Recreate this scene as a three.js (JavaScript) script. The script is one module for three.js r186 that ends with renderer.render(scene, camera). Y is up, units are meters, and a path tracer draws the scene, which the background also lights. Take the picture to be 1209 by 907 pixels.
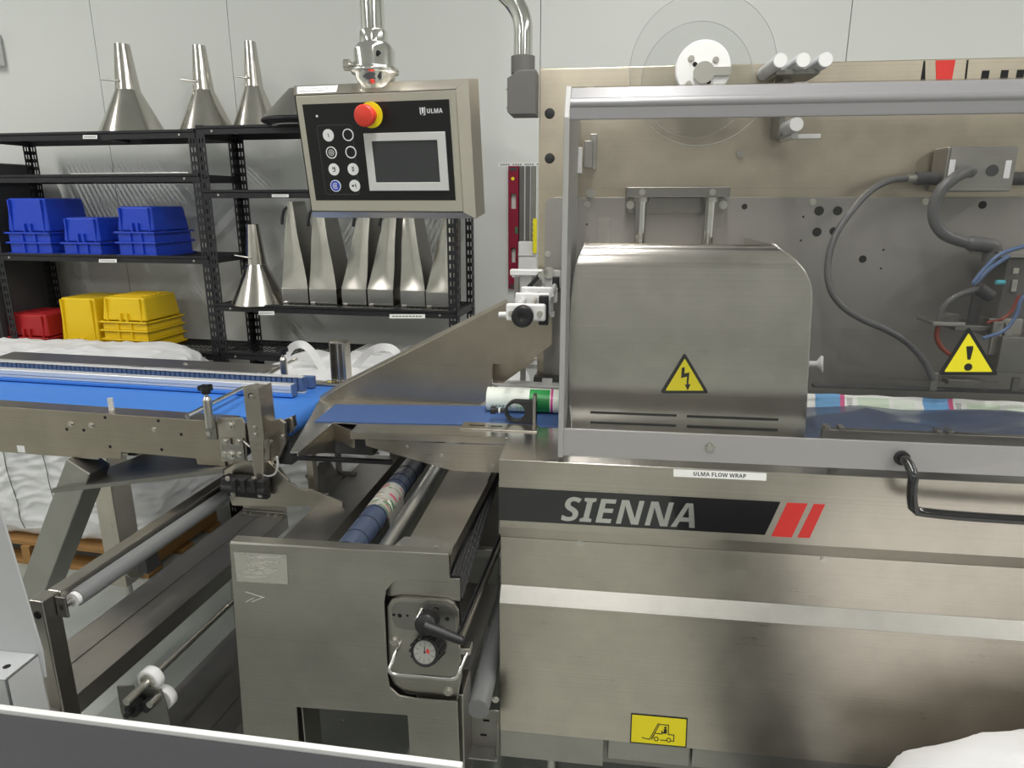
import * as THREE from 'three';
import { RoundedBoxGeometry } from 'three/addons/geometries/RoundedBoxGeometry.js';
import { TextGeometry } from 'three/addons/geometries/TextGeometry.js';
import { FontLoader } from 'three/addons/loaders/FontLoader.js';
import { mergeGeometries, mergeVertices } from 'three/addons/utils/BufferGeometryUtils.js';
import { ImprovedNoise } from 'three/addons/math/ImprovedNoise.js';
import { RectAreaLightUniformsLib } from 'three/addons/lights/RectAreaLightUniformsLib.js';

// ---------- camera, light, exposure ----------
const W = 1209, H = 907, F = 815, PI = Math.PI, R = (d) => d * PI / 180;
const scene = new THREE.Scene();
const camera = new THREE.PerspectiveCamera(2 * Math.atan(H / 2 / F) / PI * 180, W / H, 0.05, 60);
camera.position.set(0, 1.6, 1.5);
camera.rotation.order = 'YXZ';
camera.rotation.set(R(-14.9), R(7.4), 0);
camera.updateMatrixWorld(true);
const renderer = new THREE.WebGLRenderer({ antialias: true });
renderer.toneMapping = THREE.LinearToneMapping;
renderer.toneMappingExposure = 3.7;
renderer.shadowMap.enabled = true;
RectAreaLightUniformsLib.init();
scene.background = new THREE.Color(0x000000);
const LAMP_POWER = 42, CEILING = 3.5;
const LAMPS = [[-3.7, 0.9, 2.8], [0.1, 0.9, 2.8], [3.4, 0.9, 2.8], [-3.7, 4.8, 1.6], [0.1, 4.8, 1.6], [3.4, 4.8, 1.6]];
const LAMP_W = 0.045;

// ---------- frames: a pixel of the photograph as a ray, met with a plane of the place ----------
const V = (x, y, z) => new THREE.Vector3(x, y, z);
class Frame {
  constructor(deg) {
    this.a = R(deg); this.inv = new THREE.Matrix4().makeRotationY(-this.a); this.o = camera.position.clone().applyMatrix4(this.inv);
  }
  ray(px, py) { return V((px - 604.5) / F, -(py - 453.5) / F, -1).applyQuaternion(camera.quaternion).applyMatrix4(this.inv); }
  hit(ax, k, px, py) { const d = this.ray(px, py), t = (k - this.o[ax]) / d[ax]; return this.o.clone().addScaledVector(d, t); }
  x(k, px, py) { return this.hit('x', k, px, py); }
  y(k, px, py) { return this.hit('y', k, px, py); }
  z(k, px, py) { return this.hit('z', k, px, py); }
  pz(k, list) { return list.map(([a, b]) => { const p = this.z(k, a, b); return [p.x, p.y]; }); }
  py(k, list) { return list.map(([a, b]) => { const p = this.y(k, a, b); return [p.x, p.z]; }); }
}
const M = new Frame(0), C = new Frame(-4);       // the wrapping machine's axes; the conveyor's, shelves' and wall's axes

// ---------- random and textures ----------
let seed = 7; const rnd = () => { seed = (seed * 1664525 + 1013904223) >>> 0; return seed / 4294967296; };
const noise = new ImprovedNoise();
function dataTex(w, h, fn, srgb, rep) {
  const d = new Uint8Array(w * h * 4);
  for (let y = 0; y < h; y++) for (let x = 0; x < w; x++) {
    const c = fn(x, y), i = (y * w + x) * 4; d[i] = c[0]; d[i + 1] = c[1]; d[i + 2] = c[2]; d[i + 3] = 255;
  }
  const t = new THREE.DataTexture(d, w, h); t.wrapS = t.wrapT = THREE.RepeatWrapping; t.magFilter = THREE.LinearFilter; t.minFilter = THREE.LinearMipmapLinearFilter;
  if (srgb) t.colorSpace = THREE.SRGBColorSpace; t.repeat.set(rep, rep); t.needsUpdate = true; return t;
}
const fract = (x) => x - Math.floor(x), hash = (x, y) => fract(Math.sin(x * 127.1 + y * 311.7) * 43758.5453);
const per = (x, y, f, s) => {                     // tileable value noise, f cells across [0,1)
  const X = x * f, Y = y * f, i = Math.floor(X), j = Math.floor(Y), u = X - i, v = Y - j, q = (a, b) => hash(((a % f) + f) % f + s, ((b % f) + f) % f + s * 1.7);
  const a = u * u * (3 - 2 * u), b = v * v * (3 - 2 * v); return (q(i, j) * (1 - a) + q(i + 1, j) * a) * (1 - b) + (q(i, j + 1) * (1 - a) + q(i + 1, j + 1) * a) * b;
};
const NS = 512;
const rowv = Array.from({ length: NS }, () => rnd());
const streak = (x, y) => {
  const r = rowv[y] * 0.5 + rowv[(y * 7 + 3) % NS] * 0.2, l = per(x / NS, y / NS, 5, 3), l2 = per(x / NS * 1, fract(y / NS * 1), 64, 9);
  return 0.55 * r + 0.35 * l + 0.25 * per(x / NS, y / NS, 16, 5) + 0.1 * l2;
};
const steelRough = dataTex(NS, NS, (x, y) => { const v = 175 + 80 * Math.min(1, streak(x, y)); return [v, v, v]; }, false, 2.0);
const steelColor = dataTex(NS, NS, (x, y) => { const v = 222 + 30 * Math.min(1, streak(x, y)); return [v, v, v]; }, true, 2.0);
const steelBump = dataTex(NS, NS, (x, y) => { const v = 255 * (0.7 * per(x / NS, y / NS, 4, 11) + 0.3 * per(x / NS, y / NS, 9, 12)); return [v, v, v]; }, false, 1.3);
const grainBump = dataTex(256, 256, (x, y) => { const v = 255 * (0.5 * hash(x, y) + 0.5 * per(x / 256, y / 256, 60, 2)); return [v, v, v]; }, false, 4);
const floorMap = dataTex(512, 512, (x, y) => {
  const v = 0.5 * per(x / 512, y / 512, 6, 1) + 0.3 * per(x / 512, y / 512, 23, 2) + 0.2 * hash(x, y), b = 160 + 30 * v; return [b - 3, b + 1, b - 5];
}, true, 0.5);
const woodMap = dataTex(256, 256, (x, y) => { const v = per(x / 256, y / 256 * 1, 3, 4) * 0.4 + per(fract(x / 256), fract(y / 256), 40, 8) * 0.2 + rowv[(y * 2) % NS] * 0.4; return [140 + 44 * v, 102 + 40 * v, 58 + 28 * v]; }, true, 2);
const weave = dataTex(256, 256, (x, y) => { const v = 150 + 60 * ((x >> 2) % 2 === (y >> 2) % 2 ? 1 : 0) + 45 * hash(x, y); return [v, v, v]; }, false, 6);
const beltWeave = dataTex(128, 128, (x, y) => { const v = 128 + 60 * Math.sin(x * PI / 4) * Math.sin(y * PI / 4) + 60 * hash(x, y); return [v, v, v]; }, false, 9);
function canvasTex(w, h, draw) {
  const c = document.createElement('canvas'); c.width = w; c.height = h; const g = c.getContext('2d'); draw(g, w, h);
  const t = new THREE.CanvasTexture(c); t.colorSpace = THREE.SRGBColorSpace; t.needsUpdate = true; return t;
}

// ---------- materials ----------
const std = (o) => new THREE.MeshStandardMaterial(o), phy = (o) => new THREE.MeshPhysicalMaterial(o);
const rgb = (r, g, b) => new THREE.Color().setRGB(r, g, b);
const steelOf = (r, g, b, rough, bump = 0.0006) => std({ color: rgb(r, g, b), metalness: 1, roughness: rough, roughnessMap: steelRough, map: steelColor, bumpMap: steelBump, bumpScale: bump });
const MT = {
  steel: steelOf(0.65, 0.60, 0.525, 0.36), satin: steelOf(0.47, 0.455, 0.425, 0.46), gold: steelOf(0.64, 0.57, 0.46, 0.4), plate: steelOf(0.48, 0.455, 0.415, 0.38), polished: std({ color: rgb(0.72, 0.67, 0.59), metalness: 1, roughness: 0.33 }), warm: steelOf(0.46, 0.41, 0.335, 0.38),  // plate: the steel toned darker, lower-left shade put into its colour
  dull: steelOf(0.33, 0.32, 0.30, 0.48), bright: steelOf(0.74, 0.73, 0.71, 0.26, 0.0003), sheet: steelOf(0.66, 0.63, 0.58, 0.22, 0.0012),
  chrome: std({ color: rgb(0.72, 0.71, 0.68), metalness: 1, roughness: 0.1 }), bolt: std({ color: rgb(0.62, 0.6, 0.56), metalness: 1, roughness: 0.28 }),
  alu: std({ color: rgb(0.78, 0.78, 0.78), metalness: 0.45, roughness: 0.36 }), roller: std({ color: rgb(0.55, 0.56, 0.56), metalness: 1, roughness: 0.3 }),
  greyTube: std({ color: rgb(0.24, 0.245, 0.25), metalness: 0.3, roughness: 0.45 }),
  coverGrey: std({ color: rgb(0.34, 0.325, 0.305), metalness: 0.75, roughness: 0.5, bumpMap: grainBump, bumpScale: 0.0001 }),
  black: std({ color: rgb(0.012, 0.012, 0.014), roughness: 0.42 }), blackShelf: std({ color: rgb(0.014, 0.014, 0.017), roughness: 0.4, metalness: 0.1 }),
  rubber: std({ color: rgb(0.02, 0.02, 0.021), roughness: 0.65 }), hole: std({ color: rgb(0.008, 0.008, 0.008), roughness: 0.9 }), darkGrey: std({ color: rgb(0.05, 0.05, 0.052), roughness: 0.5 }),
  gloss: phy({ color: rgb(0.01, 0.01, 0.011), roughness: 0.12, clearcoat: 0.6 }),
  white: std({ color: rgb(0.78, 0.78, 0.77), roughness: 0.45 }), endGrey: std({ color: rgb(0.35, 0.35, 0.34), roughness: 0.4 }), whiteSatin: std({ color: rgb(0.62, 0.62, 0.61), roughness: 0.4 }), greyPaint: std({ color: rgb(0.5, 0.51, 0.52), roughness: 0.45 }), railGrey: std({ color: rgb(0.27, 0.265, 0.275), roughness: 0.35, metalness: 0.25 }),
  boxGrey: std({ color: rgb(0.12, 0.115, 0.11), roughness: 0.55 }), cable: std({ color: rgb(0.10, 0.10, 0.102), roughness: 0.4 }), blueTube: std({ color: rgb(0.10, 0.16, 0.30), roughness: 0.35 }), redTube: std({ color: rgb(0.25, 0.05, 0.03), roughness: 0.4 }),
  blueBin: std({ color: rgb(0.012, 0.055, 0.52), roughness: 0.42, bumpMap: grainBump, bumpScale: 0.0002 }), yellowBin: std({ color: rgb(0.82, 0.56, 0.008), roughness: 0.42, bumpMap: grainBump, bumpScale: 0.0002 }), redBin: std({ color: rgb(0.42, 0.016, 0.02), roughness: 0.42 }),
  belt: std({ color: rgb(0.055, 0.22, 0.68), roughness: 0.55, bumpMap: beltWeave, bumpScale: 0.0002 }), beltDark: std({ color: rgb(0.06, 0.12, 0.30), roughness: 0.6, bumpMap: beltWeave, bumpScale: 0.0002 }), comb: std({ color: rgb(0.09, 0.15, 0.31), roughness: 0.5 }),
  blueFilm: phy({ color: rgb(0.052, 0.072, 0.125), roughness: 0.35, clearcoat: 0.2 }), yellow: std({ color: rgb(0.86, 0.76, 0.015), roughness: 0.45 }), red: std({ color: rgb(0.62, 0.03, 0.025), roughness: 0.4 }), crimson: std({ color: rgb(0.26, 0.008, 0.035), roughness: 0.35, metalness: 0.3 }), green: std({ color: rgb(0.03, 0.16, 0.06), roughness: 0.5 }),
  wood: std({ map: woodMap, roughness: 0.75 }), fabric: std({ color: rgb(0.80, 0.80, 0.81), roughness: 0.7, bumpMap: weave, bumpScale: 0.0004 }), strap: std({ color: rgb(0.84, 0.84, 0.85), roughness: 0.65, bumpMap: weave, bumpScale: 0.0004 }),
  wall: std({ color: rgb(0.70, 0.715, 0.69), roughness: 0.5 }), joint: std({ color: rgb(0.05, 0.05, 0.05), roughness: 0.9 }), ceil: std({ color: rgb(0.78, 0.78, 0.77), roughness: 0.8 }), floor: std({ map: floorMap, roughness: 0.45, bumpMap: steelBump, bumpScale: 0.0004 }),
  acrylic: phy({ color: rgb(0.88, 0.875, 0.88), roughness: 0.015, transmission: 1, thickness: 0, ior: 1.5 }), clear: phy({ color: rgb(0.95, 0.955, 0.955), roughness: 0.02, transmission: 1, thickness: 0, ior: 1.5 }),
  lamp: std({ color: rgb(0.9, 0.9, 0.9), emissive: rgb(1, 0.985, 0.95), emissiveIntensity: 5, roughness: 0.6 }),
  screen: phy({ color: rgb(0.045, 0.047, 0.05), roughness: 0.25 }), darkBelt: std({ color: rgb(0.042, 0.042, 0.048), roughness: 0.55, bumpMap: beltWeave, bumpScale: 0.0001 }), paper: std({ color: rgb(0.8, 0.8, 0.8), roughness: 0.6 }), tape: std({ color: rgb(0.42, 0.41, 0.38), roughness: 0.6 }),
};

// ---------- geometry helpers (all in the coordinates of the thing's frame) ----------
function norm(g) {
  if (g.index) g = g.toNonIndexed();
  if (!g.attributes.normal) g.computeVertexNormals();
  const o = new THREE.BufferGeometry(); o.setAttribute('position', g.attributes.position); o.setAttribute('normal', g.attributes.normal);
  o.setAttribute('uv', g.attributes.uv || new THREE.BufferAttribute(new Float32Array(g.attributes.position.count * 2), 2)); return o;
}
function boxUV(g, along) {                         // uv in metres, the brushing along x unless 'z' or 'y'
  const p = g.attributes.position, uv = g.attributes.uv, a = V(), b = V(), c = V(), n = V();
  for (let i = 0; i < p.count; i += 3) {
    a.fromBufferAttribute(p, i); b.fromBufferAttribute(p, i + 1); c.fromBufferAttribute(p, i + 2); n.copy(b).sub(a).cross(c.clone().sub(a));
    const x = Math.abs(n.x), y = Math.abs(n.y), z = Math.abs(n.z);
    for (let k = 0; k < 3; k++) {
      const q = [a, b, c][k]; let u, v;
      if (z >= x && z >= y) { u = q.x; v = q.y; if (along === 'y') [u, v] = [v, u]; } else if (y >= x) { u = q.x; v = q.z; if (along === 'z') [u, v] = [v, u]; } else { u = q.z; v = q.y; if (along === 'y') [u, v] = [v, u]; }
      uv.setXY(i + k, u, v);
    }
  }
  return g;
}
const box = (x0, x1, y0, y1, z0, z1, r = 0.002) => {
  const w = Math.abs(x1 - x0), h = Math.abs(y1 - y0), d = Math.abs(z1 - z0);
  const g = r > 0 && r < Math.min(w, h, d) / 2.01 ? new RoundedBoxGeometry(w, h, d, r > 0.006 ? 3 : 1, r) : new THREE.BoxGeometry(w, h, d);
  return g.translate((x0 + x1) / 2, (y0 + y1) / 2, (z0 + z1) / 2);
};
const shapeOf = (pts, holes = []) => { const s = new THREE.Shape(pts.map(([x, y]) => new THREE.Vector2(x, y))); for (const h of holes) s.holes.push(h instanceof THREE.Path ? h : new THREE.Path(h.map(([x, y]) => new THREE.Vector2(x, y)))); return s; };
const extrude = (s, d, b) => new THREE.ExtrudeGeometry(s, { depth: Math.max(1e-4, d - 2 * b), bevelEnabled: b > 0, bevelSize: b, bevelThickness: b, bevelOffset: -b, bevelSegments: 2, curveSegments: 16 }).translate(0, 0, b);
const ext = (pts, z, d, b = 0.001, holes) => extrude(shapeOf(pts, holes), d, b).translate(0, 0, z - d);           // front face at z
const prof = (zy, x0, x1, b = 0.001) => extrude(shapeOf(zy.map(([z, y]) => [-z, y])), x1 - x0, b).rotateY(PI / 2).translate(x0, 0, 0);
const plateY = (xz, h, t, b = 0.001, holes) => extrude(shapeOf(xz.map(([x, z]) => [x, -z]), holes), t, b).rotateX(-PI / 2).translate(0, h - t, 0);
function slab(p, t, b = 0) {                       // a flat polygon of 3-D points with thickness t behind its face
  const n = p[1].clone().sub(p[0]).cross(p[p.length - 1].clone().sub(p[0])).normalize(), u = p[1].clone().sub(p[0]).normalize(), v = n.clone().cross(u);
  const g = extrude(shapeOf(p.map((q) => { const d = q.clone().sub(p[0]); return [d.dot(u), d.dot(v)]; })), t, b).translate(0, 0, -t);
  return g.applyMatrix4(new THREE.Matrix4().makeBasis(u, v, n).setPosition(p[0]));
}
const turnTo = (g, dir) => g.applyQuaternion(new THREE.Quaternion().setFromUnitVectors(V(0, 1, 0), dir.clone().normalize()));
const rod = (a, b, r, seg = 20, r2 = r) => { const d = b.clone().sub(a); return turnTo(new THREE.CylinderGeometry(r2, r, d.length(), seg), d).translate((a.x + b.x) / 2, (a.y + b.y) / 2, (a.z + b.z) / 2); };
const tube = (pts, r, seg = 48, rs = 10) => new THREE.TubeGeometry(new THREE.CatmullRomCurve3(pts, false, 'centripetal'), seg, r, rs, false);
const wire = (pts, r, seg, rs) => [tube(pts, r, seg, rs), sph(pts[0], r), sph(pts[pts.length - 1], r)];
const sph = (c, r, s = 12) => new THREE.SphereGeometry(r, s, s).translate(c.x, c.y, c.z);
const torus = (c, dir, Rr, r, s = 32) => turnTo(new THREE.TorusGeometry(Rr, r, 8, s).rotateX(PI / 2), dir).translate(c.x, c.y, c.z);
const lathe = (pr, c, dir = V(0, 1, 0), seg = 40) => turnTo(new THREE.LatheGeometry(pr.map(([r, y]) => new THREE.Vector2(Math.max(r, 1e-4), y)), seg), dir).translate(c.x, c.y, c.z);
const ZP = V(0, 0, 1), YP = V(0, 1, 0), XP = V(1, 0, 0);
const bolt = (c, dir, r = 0.006) => [rod(c, c.clone().addScaledVector(dir, r * 0.25), r * 1.45, 16), rod(c, c.clone().addScaledVector(dir, r * 0.95), r, 6)];
const beam = (a, b, w, h, up = YP, r = 0.003) => {  // a bar of section w x h from a to b
  const d = b.clone().sub(a), z = d.clone().normalize(), x = up.clone().cross(z).normalize(), y = z.clone().cross(x), g = r ? new RoundedBoxGeometry(w, h, d.length(), 2, r) : new THREE.BoxGeometry(w, h, d.length());
  return g.applyMatrix4(new THREE.Matrix4().makeBasis(x, y, z).setPosition(a.clone().add(b).multiplyScalar(0.5)));
};
function quad(tl, tr, br, bl, lift = 0.0008) {     // a flat print, uv 0..1
  const n = bl.clone().sub(tl).cross(tr.clone().sub(tl)).normalize().multiplyScalar(lift), P = [tl, bl, br, tl, br, tr].map((p) => p.clone().add(n)), UV = [0, 1, 0, 0, 1, 0, 0, 1, 1, 0, 1, 1];
  const g = new THREE.BufferGeometry(); g.setAttribute('position', new THREE.Float32BufferAttribute(P.flatMap((p) => p.toArray()), 3)); g.setAttribute('uv', new THREE.Float32BufferAttribute(UV, 2)); g.computeVertexNormals(); return g;
}
function gridGeo(nu, nv, fn) {                     // a surface fn(u, v) -> Vector3
  const p = [], ix = [], uv = [];
  for (let j = 0; j <= nv; j++) for (let i = 0; i <= nu; i++) { const q = fn(i / nu, j / nv); p.push(q.x, q.y, q.z); uv.push(i / nu, j / nv); }
  for (let j = 0; j < nv; j++) for (let i = 0; i < nu; i++) { const a = j * (nu + 1) + i, b = a + 1, c = a + nu + 1, d = c + 1; ix.push(a, b, d, a, d, c); }
  const g = new THREE.BufferGeometry(); g.setAttribute('position', new THREE.Float32BufferAttribute(p, 3)); g.setAttribute('uv', new THREE.Float32BufferAttribute(uv, 2)); g.setIndex(ix); g.computeVertexNormals(); return g;
}
function cloth(x0, x1, y0, y1, z0, z1, s, amp, seg = 46, round = 0.12) {   // a filled fabric sack
  let g = new THREE.BoxGeometry(2, 2, 2, seg, seg, seg); g.deleteAttribute('uv'); g.deleteAttribute('normal'); g = mergeVertices(g, 1e-4);
  const p = g.attributes.position, q = V(), h = V((x1 - x0) / 2, (y1 - y0) / 2, (z1 - z0) / 2);
  for (let i = 0; i < p.count; i++) {
    q.fromBufferAttribute(p, i); const u = q.clone(), l = Math.pow(Math.abs(u.x) ** 8 + Math.abs(u.y) ** 8 + Math.abs(u.z) ** 8, 1 / 8); u.divideScalar(l);
    const dir = V(u.x ** 5 / h.x, u.y ** 5 / h.y, u.z ** 5 / h.z).normalize(), w = V(u.x * h.x, u.y * h.y, u.z * h.z);
    const fold = 1 - Math.abs(noise.noise(w.x * 5 + s, w.y * 13 + w.x * 3, w.z * 5)) * 2, fine = noise.noise(w.x * 14, w.y * 30 + s, w.z * 14), big = noise.noise(w.x * 2.5 + s, w.y * 2.5, w.z * 2.5 - s);
    const cr = Math.pow(1 - Math.abs(noise.noise(w.x * 7 + w.y * 6 + s, w.y * 22 - w.x * 5, w.z * 7)), 6); w.addScaledVector(dir, amp * (0.45 * fold + 0.22 * fine + 1.2 * big + 0.45 * cr)); if (u.y < -0.9) w.y = Math.max(w.y, -h.y);
    p.setXYZ(i, w.x + (x0 + x1) / 2, w.y + (y0 + y1) / 2, w.z + (z0 + z1) / 2);
  }
  g.computeVertexNormals(); return g;
}

// ---------- things and parts ----------
const used = new Map();
const numbered = (n) => { const k = used.get(n) || 0; used.set(n, k + 1); return k ? n + '_' + String(k).padStart(3, '0') : n; };
const frames = new WeakMap();
function thing(name, label, category, fr = M, group) {
  const g = new THREE.Group(); g.name = numbered(name); g.userData = { label, category }; if (group) g.userData.group = group; frames.set(g, fr); scene.add(g); return g;
}
function part(parent, name, geoms, mat, o = {}) {
  let g = mergeGeometries([geoms].flat(3).map(norm)); if (!o.keep) boxUV(g, o.along); if (o.xf) g.applyMatrix4(o.xf);
  const m = new THREE.Mesh(g, mat); m.name = numbered(name); m.castShadow = m.receiveShadow = true; if (o.label) m.userData.label = o.label; if (o.kind) m.userData.kind = o.kind; parent.add(m); return m;
}
function fin(g) {                                   // puts the thing's origin at its base and turns it into its frame
  const fr = frames.get(g), bb = new THREE.Box3(); g.updateMatrixWorld(true); bb.setFromObject(g, true);
  const b = V((bb.min.x + bb.max.x) / 2, bb.min.y, (bb.min.z + bb.max.z) / 2);
  for (const c of g.children) c.position.sub(b);
  g.rotation.y = fr.a; g.position.copy(b.clone().applyAxisAngle(YP, fr.a)); return g;
}
function solo(name, label, category, geoms, mat, fr = M, o = {}) {
  const g = mergeGeometries([geoms].flat(3).map(norm)); if (!o.keep) boxUV(g, o.along); g.computeBoundingBox(); const bb = g.boundingBox, b = V((bb.min.x + bb.max.x) / 2, bb.min.y, (bb.min.z + bb.max.z) / 2); g.translate(-b.x, -b.y, -b.z);
  const m = new THREE.Mesh(g, mat); m.name = numbered(name); m.castShadow = m.receiveShadow = true; m.rotation.y = fr.a; m.position.copy(b.applyAxisAngle(YP, fr.a));
  if (o.kind) m.userData.kind = o.kind; if (label) m.userData.label = label; if (category) m.userData.category = category; if (o.group) m.userData.group = o.group; scene.add(m); return m;
}
function structure(name, fr = C) { const g = new THREE.Group(); g.name = name; g.userData.kind = 'structure'; frames.set(g, fr); scene.add(g); return g; }
const font = await new FontLoader().loadAsync('fonts/droid/droid_sans_bold.typeface.json');
const text = (s, size, depth) => new TextGeometry(s, { font, size, depth, curveSegments: 5 });

// ================= the room =================
{
  const X0 = -5.2, X1 = 5.2, ZB = -1.85, ZF = 7.5;
  { const f = structure('floor'); part(f, 'slab', box(X0 - 0.2, X1 + 0.2, -0.2, 0, ZB - 0.3, ZF + 0.3, 0), MT.floor); fin(f); }
  { const f = structure('ceiling'); part(f, 'slab', box(X0 - 0.2, X1 + 0.2, CEILING, CEILING + 0.15, ZB - 0.3, ZF + 0.3, 0), MT.ceil); fin(f); }
  const back = structure('wall_back');
  part(back, 'backing', box(X0, X1, 0, CEILING, ZB - 0.15, ZB - 0.02, 0), MT.joint);
  const seams = [X0, -4.27, -2.735, -1.976, -0.44, 0.852, 2.38, 3.9, X1];
  for (let i = 0; i < seams.length - 1; i++) part(back, 'wall_panel', box(seams[i] + 0.0015, seams[i + 1] - 0.0015, 0, CEILING, ZB - 0.02, ZB, 0.001), MT.wall);
  fin(back);
  for (const [n, a] of [['wall_left', [X0 - 0.15, X0, ZB - 0.15, ZF]], ['wall_right', [X1, X1 + 0.15, ZB - 0.15, ZF]], ['wall_front', [X0, X1, ZF, ZF + 0.15]]]) {
    const w = structure(n); part(w, 'lining', box(a[0], a[1], 0, CEILING, a[2], a[3], 0), MT.wall); fin(w);
  }
  for (const [x, z, LAMP_D] of LAMPS) {
    const t = thing('ceiling_light', '', 'light', C, 'ceiling lights');
    t.userData.label = `long thin white ceiling light ${z < 2 ? 'in the row nearest the shelves' : 'in the row farther from the shelves'}, ${x < -2 ? 'over the conveyor end' : x < 2 ? 'over the infeed table' : 'over the wrapping machine'}`;
    part(t, 'housing', box(x - LAMP_W / 2 - 0.02, x + LAMP_W / 2 + 0.02, CEILING - 0.06, CEILING, z - LAMP_D / 2 - 0.02, z + LAMP_D / 2 + 0.02, 0.004), MT.white);
    part(t, 'diffuser', box(x - LAMP_W / 2, x + LAMP_W / 2, CEILING - 0.068, CEILING - 0.06, z - LAMP_D / 2, z + LAMP_D / 2, 0.002), MT.lamp);
    fin(t);
    const l = new THREE.RectAreaLight(new THREE.Color().setRGB(1, 0.985, 0.95), LAMP_POWER, LAMP_W, LAMP_D);
    l.name = 'ceiling_light_glow'; l.position.set(x, CEILING - 0.075, z).applyAxisAngle(YP, C.a); l.rotation.order = 'YXZ'; l.rotation.set(-PI / 2, C.a, 0); scene.add(l);
  }
}

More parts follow.
